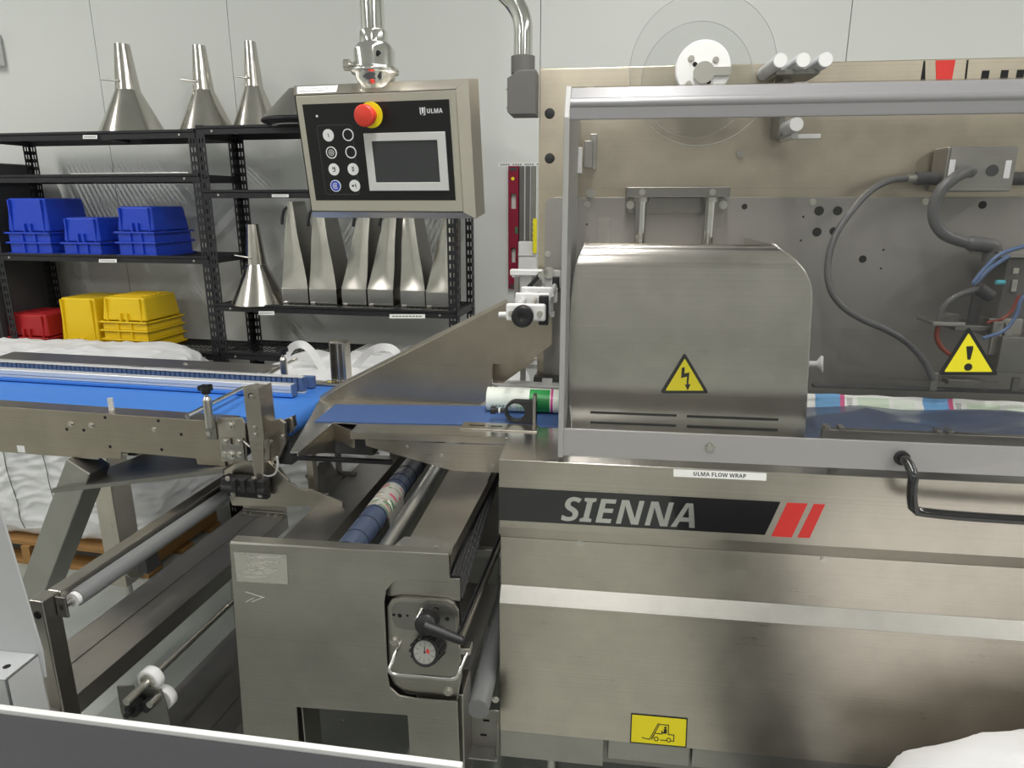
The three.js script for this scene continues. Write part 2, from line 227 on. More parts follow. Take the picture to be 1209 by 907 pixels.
// ================= the flow wrapping machine =================
{
  const t = thing('wrapping_machine', 'long stainless steel flow wrapping machine with a black and red name band and clear cover', 'machine');
  const XL = -0.226, XR = 1.75;
  const Y = (z, py) => M.z(z, 590, py).y;
  const y0 = Y(0, 543), y1 = Y(0, 622), y2 = Y(-0.014, 633), y3 = Y(-0.014, 690), zL = 0.013, y4 = Y(zL, 712), y5 = Y(zL, 862);
  // cabinet: pressed sheet fronts
  const cab = part(t, 'cabinet', box(XL + 0.004, XR, 0.16, y0 - 0.004, -0.95, -0.03, 0.002), MT.dull);
  const up = part(cab, 'upper_front_panel', prof([[0, y0], [0, y1], [-0.014, y2], [-0.03, y2], [-0.03, y0]], XL, XR, 0.0015), MT.steel);
  part(cab, 'middle_front_panel', prof([[-0.014, y2 - 0.001], [-0.014, y3 + 0.0005], [-0.03, y3 + 0.0005], [-0.03, y2 - 0.001]], XL + 0.001, XR, 0.001), MT.steel);
  part(cab, 'bevel_strip', prof([[-0.014, y3], [zL, y4], [zL - 0.004, y4 - 0.003], [-0.03, y4 - 0.003], [-0.03, y3]], XL + 0.001, XR, 0.001), MT.satin);
  part(cab, 'lower_front_panel', prof([[zL, y4 - 0.0005], [zL, y5], [-0.03, y5], [-0.03, y4 - 0.0005]], XL + 0.001, XR, 0.0012), MT.steel);
  part(cab, 'top_plate', box(XL, XR, y0 - 0.003, y0 + 0.0006, -0.16, -0.001, 0.0012), MT.bright);
  const kx = M.z(0, 712, 890).x, kx2 = M.z(0, 815, 890).x;
  part(cab, 'kick_plate', box(XL + 0.001, kx, y5 - 0.085, y5 - 0.002, -0.02, zL - 0.003), MT.satin);
  part(cab, 'kick_plate', box(kx + 0.012, kx2, y5 - 0.075, y5 - 0.002, -0.03, -0.008), MT.satin);
  part(cab, 'kick_plate', box(kx2 + 0.006, XR, y5 - 0.075, y5 - 0.002, -0.03, -0.008), MT.satin);
  for (const [x, z] of [[XL + 0.13, -0.08], [XL + 0.13, -0.85], [1.6, -0.08], [1.6, -0.85]]) {
    const l = part(t, 'foot', [rod(V(x, 0, z), V(x, 0.02, z), 0.045), rod(V(x, 0.02, z), V(x, 0.17, z), 0.014)], MT.bolt);
  }
  for (const [px, py, z] of [[685, 641, -0.014], [972, 660, -0.014]]) part(cab, 'screw', bolt(M.z(z, px, py), ZP, 0.0055), MT.bolt);
  // printed band, its lettering and red bars
  const P = (l, z = 0) => M.pz(z, l);
  part(up, 'name_band', ext(P([[588.6, 575], [921.5, 592.6], [903, 631.6], [588.6, 614]]), 0.0008, 0.0009, 0), MT.gloss);
  part(up, 'red_bar', ext(P([[929.6, 593.6], [953.6, 594.6], [934.6, 634.6], [910.6, 633.2]]), 0.0008, 0.0009, 0), MT.red);
  part(up, 'red_bar', ext(P([[961, 595], [974.2, 595.6], [955.6, 635.4], [941.4, 634.6]]), 0.0008, 0.0009, 0), MT.red);
  {
    const a = M.z(0, 662, 614.5), b = M.z(0, 829.5, 588), g = text('SIENNA', 1, 0.001); g.computeBoundingBox();
    const bb = g.boundingBox, h = 0.0625, sk = 0.2, w = b.x - a.x - sk * h; g.translate(-bb.min.x, -bb.min.y, 0).scale(w / (bb.max.x - bb.min.x), h / (bb.max.y - bb.min.y), 1);
    g.applyMatrix4(new THREE.Matrix4().makeShear(0, 0, sk, 0, 0, 0)); g.translate(a.x, a.y, 0.0009);
    part(up, 'lettering', g, MT.bright);
  }
  part(up, 'label_strip', quad(M.z(0, 795, 553.6), M.z(0, 905, 558.6), M.z(0, 904.5, 567.6), M.z(0, 795.3, 562.6)), std({ roughness: 0.5, map: canvasTex(512, 44, (g, w, h) => { g.fillStyle = '#f4f4f2'; g.fillRect(0, 0, w, h); g.fillStyle = '#222'; g.font = 'bold 33px sans-serif'; g.textAlign = 'center'; g.fillText('ULMA FLOW WRAP', w / 2, 34); }) }), { keep: true });
  part(cab, 'forklift_sign', [quad(M.z(zL, 745, 842), M.z(zL, 812, 848), M.z(zL, 810.5, 883), M.z(zL, 743.5, 877))], std({ roughness: 0.4, map: canvasTex(320, 172, (g, w, h) => {
    g.fillStyle = '#111'; g.fillRect(0, 0, w, h); g.fillStyle = '#f2e11c'; g.fillRect(7, 7, w - 14, h - 14); g.strokeStyle = '#15150a'; g.fillStyle = '#15150a'; g.lineWidth = 5;
    g.beginPath(); g.moveTo(66, 134); g.lineTo(110, 142); g.lineTo(156, 44); g.moveTo(120, 142); g.lineTo(164, 46); g.moveTo(160, 50); g.lineTo(214, 50); g.lineTo(214, 104); g.lineTo(246, 104); g.lineTo(246, 140); g.lineTo(232, 140); g.moveTo(140, 104); g.lineTo(178, 104); g.lineTo(178, 84); g.moveTo(168, 140); g.lineTo(206, 140); g.moveTo(136, 112); g.lineTo(126, 136); g.stroke();
    for (const x of [148, 218]) { g.beginPath(); g.arc(x, 136, 11, 0, 7); g.fillStyle = '#f2e11c'; g.fill(); g.stroke(); }
    g.fillStyle = '#15150a'; g.beginPath(); g.arc(197, 66, 7, 0, 7); g.fill(); g.fillRect(188, 74, 18, 26); g.fillRect(176, 92, 26, 9);
  }) }), { keep: true });

  // back plate, cover plate
  const ZB = -0.6, pl = M.z(ZB, 635, 300).x;
  const back = part(t, 'back_plate', box(pl, XR, y0 - 0.3, 1.959, ZB - 0.03, ZB, 0.003), MT.gold);
  const cx = M.z(ZB + 0.012, 643, 300).x, cy = M.z(ZB + 0.012, 900, 233).y;
  const rr = 0.02, cover = [[cx + rr * 0.3, cy - rr * 0.3], [cx + rr, cy], [XR, cy], [XR, y0 - 0.1], [cx, y0 - 0.1], [cx, cy - rr]];
  const cov = part(back, 'cover_plate', ext(cover, ZB + 0.012, 0.012, 0.0008), MT.coverGrey);
  for (const [px, py, r] of [[649, 134, 0.0145], [649, 187, 0.0145]]) { const p = M.z(ZB, px, py); part(back, 'plug', lathe([[0, 0.004], [r * 0.8, 0.004], [r, 0.001], [r, 0]], p, ZP, 24), MT.rubber); }
  for (const [px, py, r] of [[967, 249, 0.013], [989, 249, 0.0125], [964.5, 274, 0.0125], [984, 273, 0.011], [1018.5, 306, 0.0105], [1160, 242, 0.0105], [879, 244, 0.008], [948.5, 256, 0.003], [945.5, 284, 0.003], [1043, 295, 0.003], [1040, 317, 0.003], [693, 265, 0.003], [707, 265, 0.003]]) { const p = M.z(ZB + 0.012, px, py); part(back, 'hole', lathe([[0, 0.0006], [r, 0.0006], [r, 0]], p, ZP, 24), MT.hole); }
  for (const [px, py] of [[959.5, 238.5], [1093, 238], [693.5, 241.5], [647, 300], [874, 182]]) part(back, 'screw', bolt(M.z(ZB + 0.012, px, py), ZP, 0.0065), MT.bolt);
  // the emblem and big letters on the back plate
  const E = (l) => M.pz(ZB, l);
  part(back, 'emblem_stroke', ext(E([[1087, 94], [1090.5, 72], [1092.3, 72], [1092.3, 118], [1087, 118]]), ZB + 0.0012, 0.0012, 0), MT.hole);
  part(back, 'emblem_stroke', ext(E([[1136, 118], [1141.5, 71], [1143.5, 70.5], [1141, 94], [1138.5, 118]]), ZB + 0.0012, 0.0012, 0), MT.hole);
  part(back, 'emblem_wedge', ext(E([[1104.6, 71.4], [1128, 70.8], [1122, 104], [1116, 118], [1106, 118]]), ZB + 0.0012, 0.0012, 0), MT.red);
  { const a = M.z(ZB, 1152.5, 123), b = M.z(ZB, 1152.5, 83.4), g = text('ULMA', 1, 0.0012); g.computeBoundingBox(); const s = (b.y - a.y) / g.boundingBox.max.y; g.scale(s * 1.02, s, 1).translate(a.x - 0.008, a.y, ZB); part(back, 'lettering', g, MT.hole); }

  // hinged clear cover
  const lx = M.z(0, 661, 400).x, lx2 = M.z(0, 669.5, 300).x, bt = M.z(0, 661, 540).y, br = M.z(0, 664, 507).y, tb = M.z(0, 668, 141).y, tm = M.z(-0.004, 668, 124).y, tt = M.z(-0.05, 671, 104).y;
  const lid = part(t, 'safety_cover', box(lx2, XR, bt + 0.003, br, -0.012, -0.004, 0.001), std({ color: rgb(0.5, 0.485, 0.485), roughness: 0.3, metalness: 0.1 }), { label: 'grey lower rail of the clear cover' });
  const sideP = [[0, bt], [0, tb + 0.004], [-0.052, tt + 0.004], [-0.55, tt + 0.004], [-0.55, 1.5], [-0.19, y0 + 0.09], [-0.06, bt]];
  part(lid, 'end_plate', prof(sideP, lx, lx2, 0.0015), MT.endGrey);
  part(lid, 'clear_sheet', gridGeo(1, 1, (u, v) => V(lx2 + (XR - lx2) * u, bt + 0.002 + (tb - bt) * v, -0.0015)), MT.acrylic);
  part(lid, 'clear_top', gridGeo(1, 1, (u, v) => V(lx2 + (XR - lx2) * u, tt + 0.003, -0.052 - 0.49 * v)), MT.acrylic);
  part(lid, 'top_rail', [prof([[-0.004, tb], [-0.004, tm], [-0.05, tt], [-0.056, tt], [-0.016, tm - 0.004], [-0.014, tb]], lx2, XR, 0.0008), rod(V(lx2, tm + 0.002, -0.014), V(XR, tm + 0.002, -0.014), 0.0125)], MT.railGrey);
  for (const [px, py] of [[838, 528]]) part(lid, 'screw', bolt(M.z(-0.004, px, py), ZP, 0.0075), MT.bolt);
  { const h = 0.055, a = M.z(0, 1065, 541), b = M.z(h, 1077, 590), c = M.z(h, 1100, 606);
    const pts = [V(a.x, a.y, -0.004), V(a.x, a.y, h * 0.55), V(a.x + 0.005, a.y - 0.02, h * 0.95), V(b.x - 0.004, b.y + 0.03, h), V(b.x, b.y, h), V(b.x + 0.008, c.y + 0.006, h), V(c.x, c.y, h), V(XR, c.y - 0.003, h)];
    part(lid, 'handle', wire(pts, 0.0105, 90, 14), MT.gloss, { label: 'bent black tube handle' });
    part(lid, 'washer', rod(V(a.x, a.y, -0.004), V(a.x, a.y, 0.004), 0.016), MT.rubber); }
  // warning triangles: raised printed labels
  const tri = (parent, z, ap, bl, brr, mark, name) => {
    const A = M.z(z, ...ap), B = M.z(z, ...bl), D = M.z(z, ...brr), c = A.clone().add(B).add(D).divideScalar(3), s = (k) => [A, B, D].map((p) => { const q = p.clone().sub(c).multiplyScalar(k).add(c); return [q.x, q.y]; });
    const rnd3 = (pts, r) => { const sh = new THREE.Shape(); pts.forEach((p, i) => { const a = pts[(i + 2) % 3], b = pts[(i + 1) % 3], la = Math.hypot(a[0] - p[0], a[1] - p[1]), lb = Math.hypot(b[0] - p[0], b[1] - p[1]); const s1 = [p[0] + (a[0] - p[0]) * r / la, p[1] + (a[1] - p[1]) * r / la], s2 = [p[0] + (b[0] - p[0]) * r / lb, p[1] + (b[1] - p[1]) * r / lb]; i ? sh.lineTo(...s1) : sh.moveTo(...s1); sh.quadraticCurveTo(p[0], p[1], ...s2); }); sh.closePath(); return sh; };
    const m = part(parent, name, extrude(rnd3(s(1), 0.009), 0.0008, 0).translate(0, 0, z), MT.black);
    return { m, face: () => extrude(rnd3(s(0.79), 0.003), 0.0005, 0).translate(0, 0, z + 0.0008), mark: (l) => ext(M.pz(z, l), z + 0.0018, 0.0006, 0), z };
  };
  { const q = tri(lid, 0.0005, [1143.5, 385], [1107, 443], [1179, 443], null, 'hazard_sign'); part(lid, 'hazard_sign_face', q.face(), MT.yellow);
    const d = M.z(0.0018, 1143, 433.5); part(lid, 'hazard_mark', [q.mark([[1140.5, 409], [1148.5, 408.5], [1148.6, 412], [1145.2, 424.5], [1141.8, 424.5]]), rod(V(d.x, d.y, 0.0014), V(d.x, d.y, 0.0024), 0.0078)], MT.black); }

  // electrical hood
  const hz = -0.18, HP = [[503, 676, 950, -0.1812], [490, 675, 950.5, -0.1808], [468, 673.5, 951.5, -0.18], [440, 673, 953, -0.179], [400, 673, 955, -0.1795], [370, 674.5, 956.5, -0.181], [350, 676, 957.5, -0.183], [335, 677.5, 956.5, -0.185], [322, 679, 952, -0.187], [312, 681, 944.5, -0.189], [302, 684.5, 934, -0.193], [295, 688, 924, -0.198], [290, 690.5, 917, -0.204]].map(([py, a, b, z]) => { const p = M.z(z, a, py), q = M.z(z, b, py + 6); return [p.y, p.x, q.x, z]; });
  HP.unshift([y0 + 0.001, HP[0][1], HP[0][2], -0.184]); { const l = HP[HP.length - 1]; HP.push([l[0] + 0.005, l[1] + 0.002, l[2] - 0.008, -0.215], [l[0] - 0.02, l[1] + 0.003, l[2] - 0.01, -0.32], [l[0] - 0.075, l[1] + 0.003, l[2] - 0.01, -0.54]); }
  const n = HP.length - 1, hoodAt = (v) => { const i = Math.min(n - 1, Math.floor(v * n)), f = v * n - i; return HP[i].map((q, k) => q * (1 - f) + HP[i + 1][k] * f); };
  const hood = part(t, 'hood', [gridGeo(10, n * 3, (u, v) => { const [y, a, b, z] = hoodAt(v); return V(a + (b - a) * u, y, z); }),
    gridGeo(1, n * 3, (u, v) => { const [y, a, , z] = hoodAt(v); return V(a, y, -0.55 + (z + 0.55) * u); }), gridGeo(1, n * 3, (u, v) => { const [y, , b, z] = hoodAt(v); return V(b, y, z + (-0.55 - z) * u); })], MT.sheet);
  part(hood, 'edge_strip', [wire(HP.slice(0, n).map(([y, a, , z]) => V(a - 0.001, y, z - 0.004)), 0.0035, 60, 6), wire(HP.slice(0, n).map(([y, , b, z]) => V(b + 0.001, y, z - 0.004)), 0.0035, 60, 6)], MT.bright);
  for (const [a, b, c, d] of [[697, 487, 799, 490], [811, 491.5, 919, 495], [697, 499, 798, 502], [811, 503.5, 918, 507.5]]) {
    const p = M.z(-0.1798, a, b), q = M.z(-0.1798, c, d); part(hood, 'vent_slot', [box(p.x, q.x, q.y - 0.0048, p.y + 0.0028, -0.2, -0.1798, 0.0035)], MT.hole);
  }
  { const q = tri(hood, -0.1765, [808.5, 416.5], [779.5, 464.5], [837, 464.5], null, 'voltage_sign'); part(hood, 'voltage_sign_face', q.face(), MT.yellow);
    part(hood, 'voltage_mark', q.mark([[805, 434], [808.5, 433.6], [808, 441], [814, 439.5], [812.6, 453.6], [815.4, 453.2], [811.8, 461], [808.4, 453.8], [810.4, 454], [811, 444.5], [804, 446.4]]), MT.black); }
  // guide posts and their bracket
  { const zb = -0.5, a = M.z(zb, 740, 221), b = M.z(zb, 862, 233), c = M.z(-0.58, 858, 252);
    const br0 = part(t, 'post_bracket', [box(a.x, b.x, b.y, a.y, -0.588, zb, 0.002), box(a.x + 0.005, b.x - 0.005, c.y, b.y, -0.588, -0.57, 0.002)], MT.dull);
    for (const px of [757, 838.5]) { const p = M.z(-0.53, px, 240); part(br0, 'post', rod(V(p.x, HP[n][0] - 0.03, -0.53), V(p.x, b.y, -0.53), 0.0155), MT.chrome); part(br0, 'collar', rod(V(p.x, b.y - 0.012, -0.53), V(p.x, b.y, -0.53), 0.021), MT.bolt); part(br0, 'screw', bolt(V(p.x, (a.y + b.y) / 2, zb), ZP, 0.006), MT.bolt); }
    for (const px of [744, 854]) part(br0, 'screw', bolt(M.z(-0.57, px, 242), ZP, 0.008), MT.bolt); }
  // clear film reel disc with white hub and lever
  { const c = M.z(-0.5, 829, 83), c2 = M.z(-0.5, 826, 95);
    const reel = part(t, 'reel_hub', lathe([[0, 0.012], [0.066, 0.012], [0.07, 0.008], [0.07, -0.008]], V(c.x, c.y, -0.49), ZP, 48), MT.white, { label: 'round white reel hub' });
    part(reel, 'reel_disc', lathe([[0.03, 0], [0.187, 0]], V(c.x, c.y, -0.5), ZP, 72), MT.clear, { label: 'large clear reel disc' }); part(reel, 'disc_edge', torus(V(c.x, c.y, -0.5), ZP, 0.187, 0.0009, 96), MT.endGrey);
    part(reel, 'reel_disc', lathe([[0.03, 0], [0.147, 0]], V(c2.x, c2.y + 0.01, -0.57), ZP, 72), MT.clear, { label: 'smaller clear reel disc' }); part(reel, 'disc_edge', torus(V(c2.x, c2.y + 0.01, -0.57), ZP, 0.147, 0.0009, 96), MT.endGrey);
    part(reel, 'shaft', rod(V(c.x, c.y, -0.6), V(c.x, c.y, -0.49), 0.03), MT.white);
    const a = M.z(-0.47, 831, 85.5), b = M.z(-0.47, 863, 83); part(reel, 'lever', [rod(V(a.x, a.y, -0.478), V(a.x, a.y, -0.466), 0.0265, 28), box(a.x, b.x, a.y - 0.008, a.y + 0.012, -0.475, -0.467, 0.004)], MT.bolt);
    for (const [px, py] of [[816, 69.5], [845, 71], [813, 99.5]]) part(reel, 'screw', bolt(M.z(-0.478, px, py), ZP, 0.006), MT.bolt);
    for (const [px, py] of [[820.5, 76], [836.5, 96.5]]) { const p = M.z(-0.478, px, py); part(reel, 'hole', rod(p, p.clone().add(V(0, 0, 0.001)), 0.006), MT.hole); } }
  // white film rollers on their bracket
  { const zf = -0.40, zr = -0.585, e = M.z(-0.56, 905, 92), f = M.z(-0.56, 952, 98);
    const rb = part(t, 'roller_bracket', [box(e.x, f.x, e.y - 0.012, e.y, -0.598, -0.44, 0.002), box(e.x + 0.03, e.x + 0.045, M.z(-0.5, 930, 160).y, e.y, -0.6, -0.5, 0.002)], MT.dull);
    for (const [px, py] of [[921.5, 71.5], [948.5, 71], [975, 70.5], [940.5, 147]]) { const p = M.z(zf, px, py), ro = part(rb, 'film_roller', lathe([[0, 0], [0.0165, 0], [0.0175, -0.003], [0.0175, zr - zf]], p, ZP, 28), MT.greyPaint); part(ro, 'end_cap', rod(p, p.clone().add(V(0, 0, 0.002)), 0.016), MT.white); }
    const a = M.z(-0.47, 940, 160), b = M.z(-0.47, 969, 161); part(rb, 'clip', [box(a.x, b.x, b.y - 0.006, b.y + 0.006, -0.48, -0.468, 0.002), rod(V(a.x - 0.006, a.y, -0.59), V(a.x - 0.006, a.y, -0.46), 0.009)], MT.whiteSatin); }
  // junction box and cables
  { const zf = -0.5, tl = M.z(zf, 1121, 173), brr = M.z(zf, 1194, 226);
    const jb = part(t, 'junction_box', [box(tl.x, brr.x, brr.y, tl.y, -0.588, zf - 0.004, 0.004), box(tl.x + 0.006, brr.x - 0.001, brr.y + 0.002, tl.y - 0.002, zf - 0.006, zf, 0.003)], MT.satin);
    const hp = M.z(zf, 1171.5, 201.5); part(jb, 'plug', rod(hp, hp.clone().add(V(0, 0, 0.002)), 0.0145), MT.darkGrey);
    for (const [px, py, w] of [[1123.5, 199, 0.007], [1189.5, 200, 0.007]]) { const p = M.z(zf, px, py); part(jb, 'label', box(p.x - w, p.x + w, p.y - 0.022, p.y + 0.022, zf, zf + 0.0006, 0), MT.paper); }
    const g1 = M.z(-0.55, 1104, 211), g2 = M.z(-0.55, 1081, 211), g3 = M.z(-0.55, 1071, 210.5);
    part(jb, 'gland', rod(V(tl.x, g1.y, -0.55), g2, 0.017), MT.darkGrey); part(jb, 'gland', rod(g2, g3, 0.013, 6), MT.bolt);
    const g4 = M.z(-0.55, 1196, 211); part(jb, 'gland', rod(V(brr.x, g4.y, -0.55), V(brr.x + 0.15, g4.y, -0.55), 0.017), MT.darkGrey);
    const c1 = [[1071, 210.5, -0.55], [1052, 213, -0.55], [1030, 224, -0.53], [1008, 246, -0.5], [987, 277, -0.47], [977.5, 310, -0.45], [980, 340, -0.43], [993, 360, -0.42], [1018, 377, -0.41], [1048, 390, -0.4], [1074, 407, -0.4], [1092, 428, -0.4], [1101, 446, -0.4]];
    part(jb, 'cable', wire(c1.map(([a, b, z]) => M.z(z, a, b)), 0.0088, 120, 12), MT.cable, { label: 'thin grey cable looping down' });
    const c2 = [[1146, 203, -0.5], [1140, 203, -0.465], [1126, 211, -0.445], [1110, 226, -0.44], [1103, 243, -0.44], [1104, 262, -0.44], [1114, 276, -0.44], [1132, 284, -0.44], [1150, 288, -0.44]];
    part(jb, 'cable', wire(c2.map(([a, b, z]) => M.z(z, a, b)), 0.0145, 80, 14), MT.cable, { label: 'thick grey cable' });
    part(jb, 'cable_plug', [wire([[1148, 287.5, -0.44], [1162, 289, -0.44], [1172, 292, -0.44], [1173, 301, -0.44]].map(([a, b, z]) => M.z(z, a, b)), 0.0195, 24, 14), rod(M.z(-0.44, 1172, 298), M.z(-0.44, 1171, 309), 0.023)], MT.cable); }
  // sealing head at the far end of the window
  { const z = -0.42, s = part(t, 'sealing_head', (() => { const a = M.z(z, 1190, 304), b = M.z(z, 1230, 402); return [box(a.x, b.x, b.y, a.y, z - 0.1, z, 0.004)]; })(), MT.boxGrey);
    const bx = (a, b, c, d, z0, z1, m, nm) => { const p = M.z(z1, a, b), q = M.z(z1, c, d); part(s, nm, box(p.x, q.x, q.y, p.y, z0, z1, 0.0025), m); };
    bx(1180, 297, 1240, 305, -0.55, -0.4, MT.satin, 'top_plate'); bx(1197, 316, 1203, 324, -0.42, -0.414, MT.bolt, 'port'); bx(1196, 330, 1200, 345, -0.42, -0.412, MT.bolt, 'port');
    bx(1150, 340, 1155, 384, -0.45, -0.44, MT.darkGrey, 'pin'); bx(1168, 376, 1205, 398, -0.5, -0.41, MT.satin, 'jaw_block'); bx(1128, 384, 1172, 392, -0.5, -0.4, MT.dull, 'slide'); bx(1184, 398, 1240, 442, -0.42, -0.36, MT.dull, 'front_block'); bx(1102, 380, 1140, 386, -0.48, -0.38, MT.satin, 'slide');
    bx(1112, 371, 1132, 381, -0.47, -0.44, MT.boxGrey, 'clamp'); bx(1174, 380, 1179, 420, -0.39, -0.38, MT.satin, 'pin'); bx(1188, 382, 1194, 400, -0.4, -0.385, MT.satin, 'pin'); bx(1101, 440, 1106, 462, -0.43, -0.42, MT.satin, 'pin'); bx(1000, 447, 1180, 452, -0.52, -0.5, MT.dull, 'guide_bar'); bx(960, 458, 1240, 463, -0.45, -0.43, MT.darkGrey, 'guide_bar'); bx(1197, 446, 1203, 462, -0.43, -0.42, MT.dull, 'pin'); bx(1120, 448, 1160, 456, -0.44, -0.4, MT.dull, 'clamp');
    const tb2 = (l, r, m, nm) => part(s, nm, wire(l.map(([a, b, zz]) => M.z(zz, a, b)), r, 50, 10), m);
    tb2([[1230, 285, -0.36], [1205, 292, -0.36], [1180, 301, -0.36], [1162, 318, -0.36], [1149, 335, -0.36], [1153, 333, -0.37], [1168, 318, -0.38], [1190, 303, -0.4]], 0.005, MT.blueTube, 'air_hose');
    tb2([[1230, 340, -0.36], [1207, 352, -0.36], [1200, 372, -0.36], [1186, 390, -0.36], [1162, 399, -0.36]], 0.0045, MT.blueTube, 'air_hose');
    tb2([[1109, 378, -0.4], [1112, 366, -0.4], [1124, 353, -0.4], [1145, 344, -0.4], [1165, 341, -0.4]], 0.0075, MT.cable, 'air_hose');
    tb2([[1108, 384, -0.4], [1106, 398, -0.4], [1112, 411, -0.4], [1125, 421, -0.4]], 0.006, MT.redTube, 'air_hose'); tb2([[1166, 381, -0.4], [1180, 378, -0.4], [1192, 370, -0.4], [1203, 350, -0.4]], 0.004, MT.redTube, 'air_hose');
    const g = M.z(-0.41, 1186, 333.5); part(s, 'fitting', rod(g.clone().add(V(-0.02, 0, 0)), g, 0.006), std({ color: rgb(0.1, 0.5, 0.6), roughness: 0.4 }));
    part(s, 'elbow', [rod(M.z(-0.4, 1155, 340), M.z(-0.4, 1170, 350), 0.016)], MT.darkGrey); }
  // small hinge hardware inside the cover's end
  { const bx = (a, b, c, d, z0, z1, m, nm) => { const p = M.z(z1, a, b), q = M.z(z1, c, d); return part(back, nm, box(p.x, q.x, q.y, p.y, z0, z1, 0.002), m); };
    bx(677, 174, 687, 205, -0.54, -0.5, MT.whiteSatin, 'hinge_block'); bx(690, 166, 699, 198, -0.57, -0.52, MT.satin, 'hinge_block'); bx(697, 158, 704, 200, -0.597, -0.58, MT.satin, 'hinge_plate');
    part(back, 'screw', bolt(M.z(-0.58, 697.5, 228), ZP, 0.009), MT.bolt);
    bx(706, 257, 719, 290, -0.588, -0.584, MT.satin, 'inspection_plate'); }
  // knob on the hood's side
  part(t, 'knob', lathe([[0.008, 0], [0.008, 0.02], [0.022, 0.03], [0.02, 0.036], [0, 0.036]], M.z(-0.3, 954, 430), V(1, 0.1, 0.3)), MT.whiteSatin);
  fin(t);
}

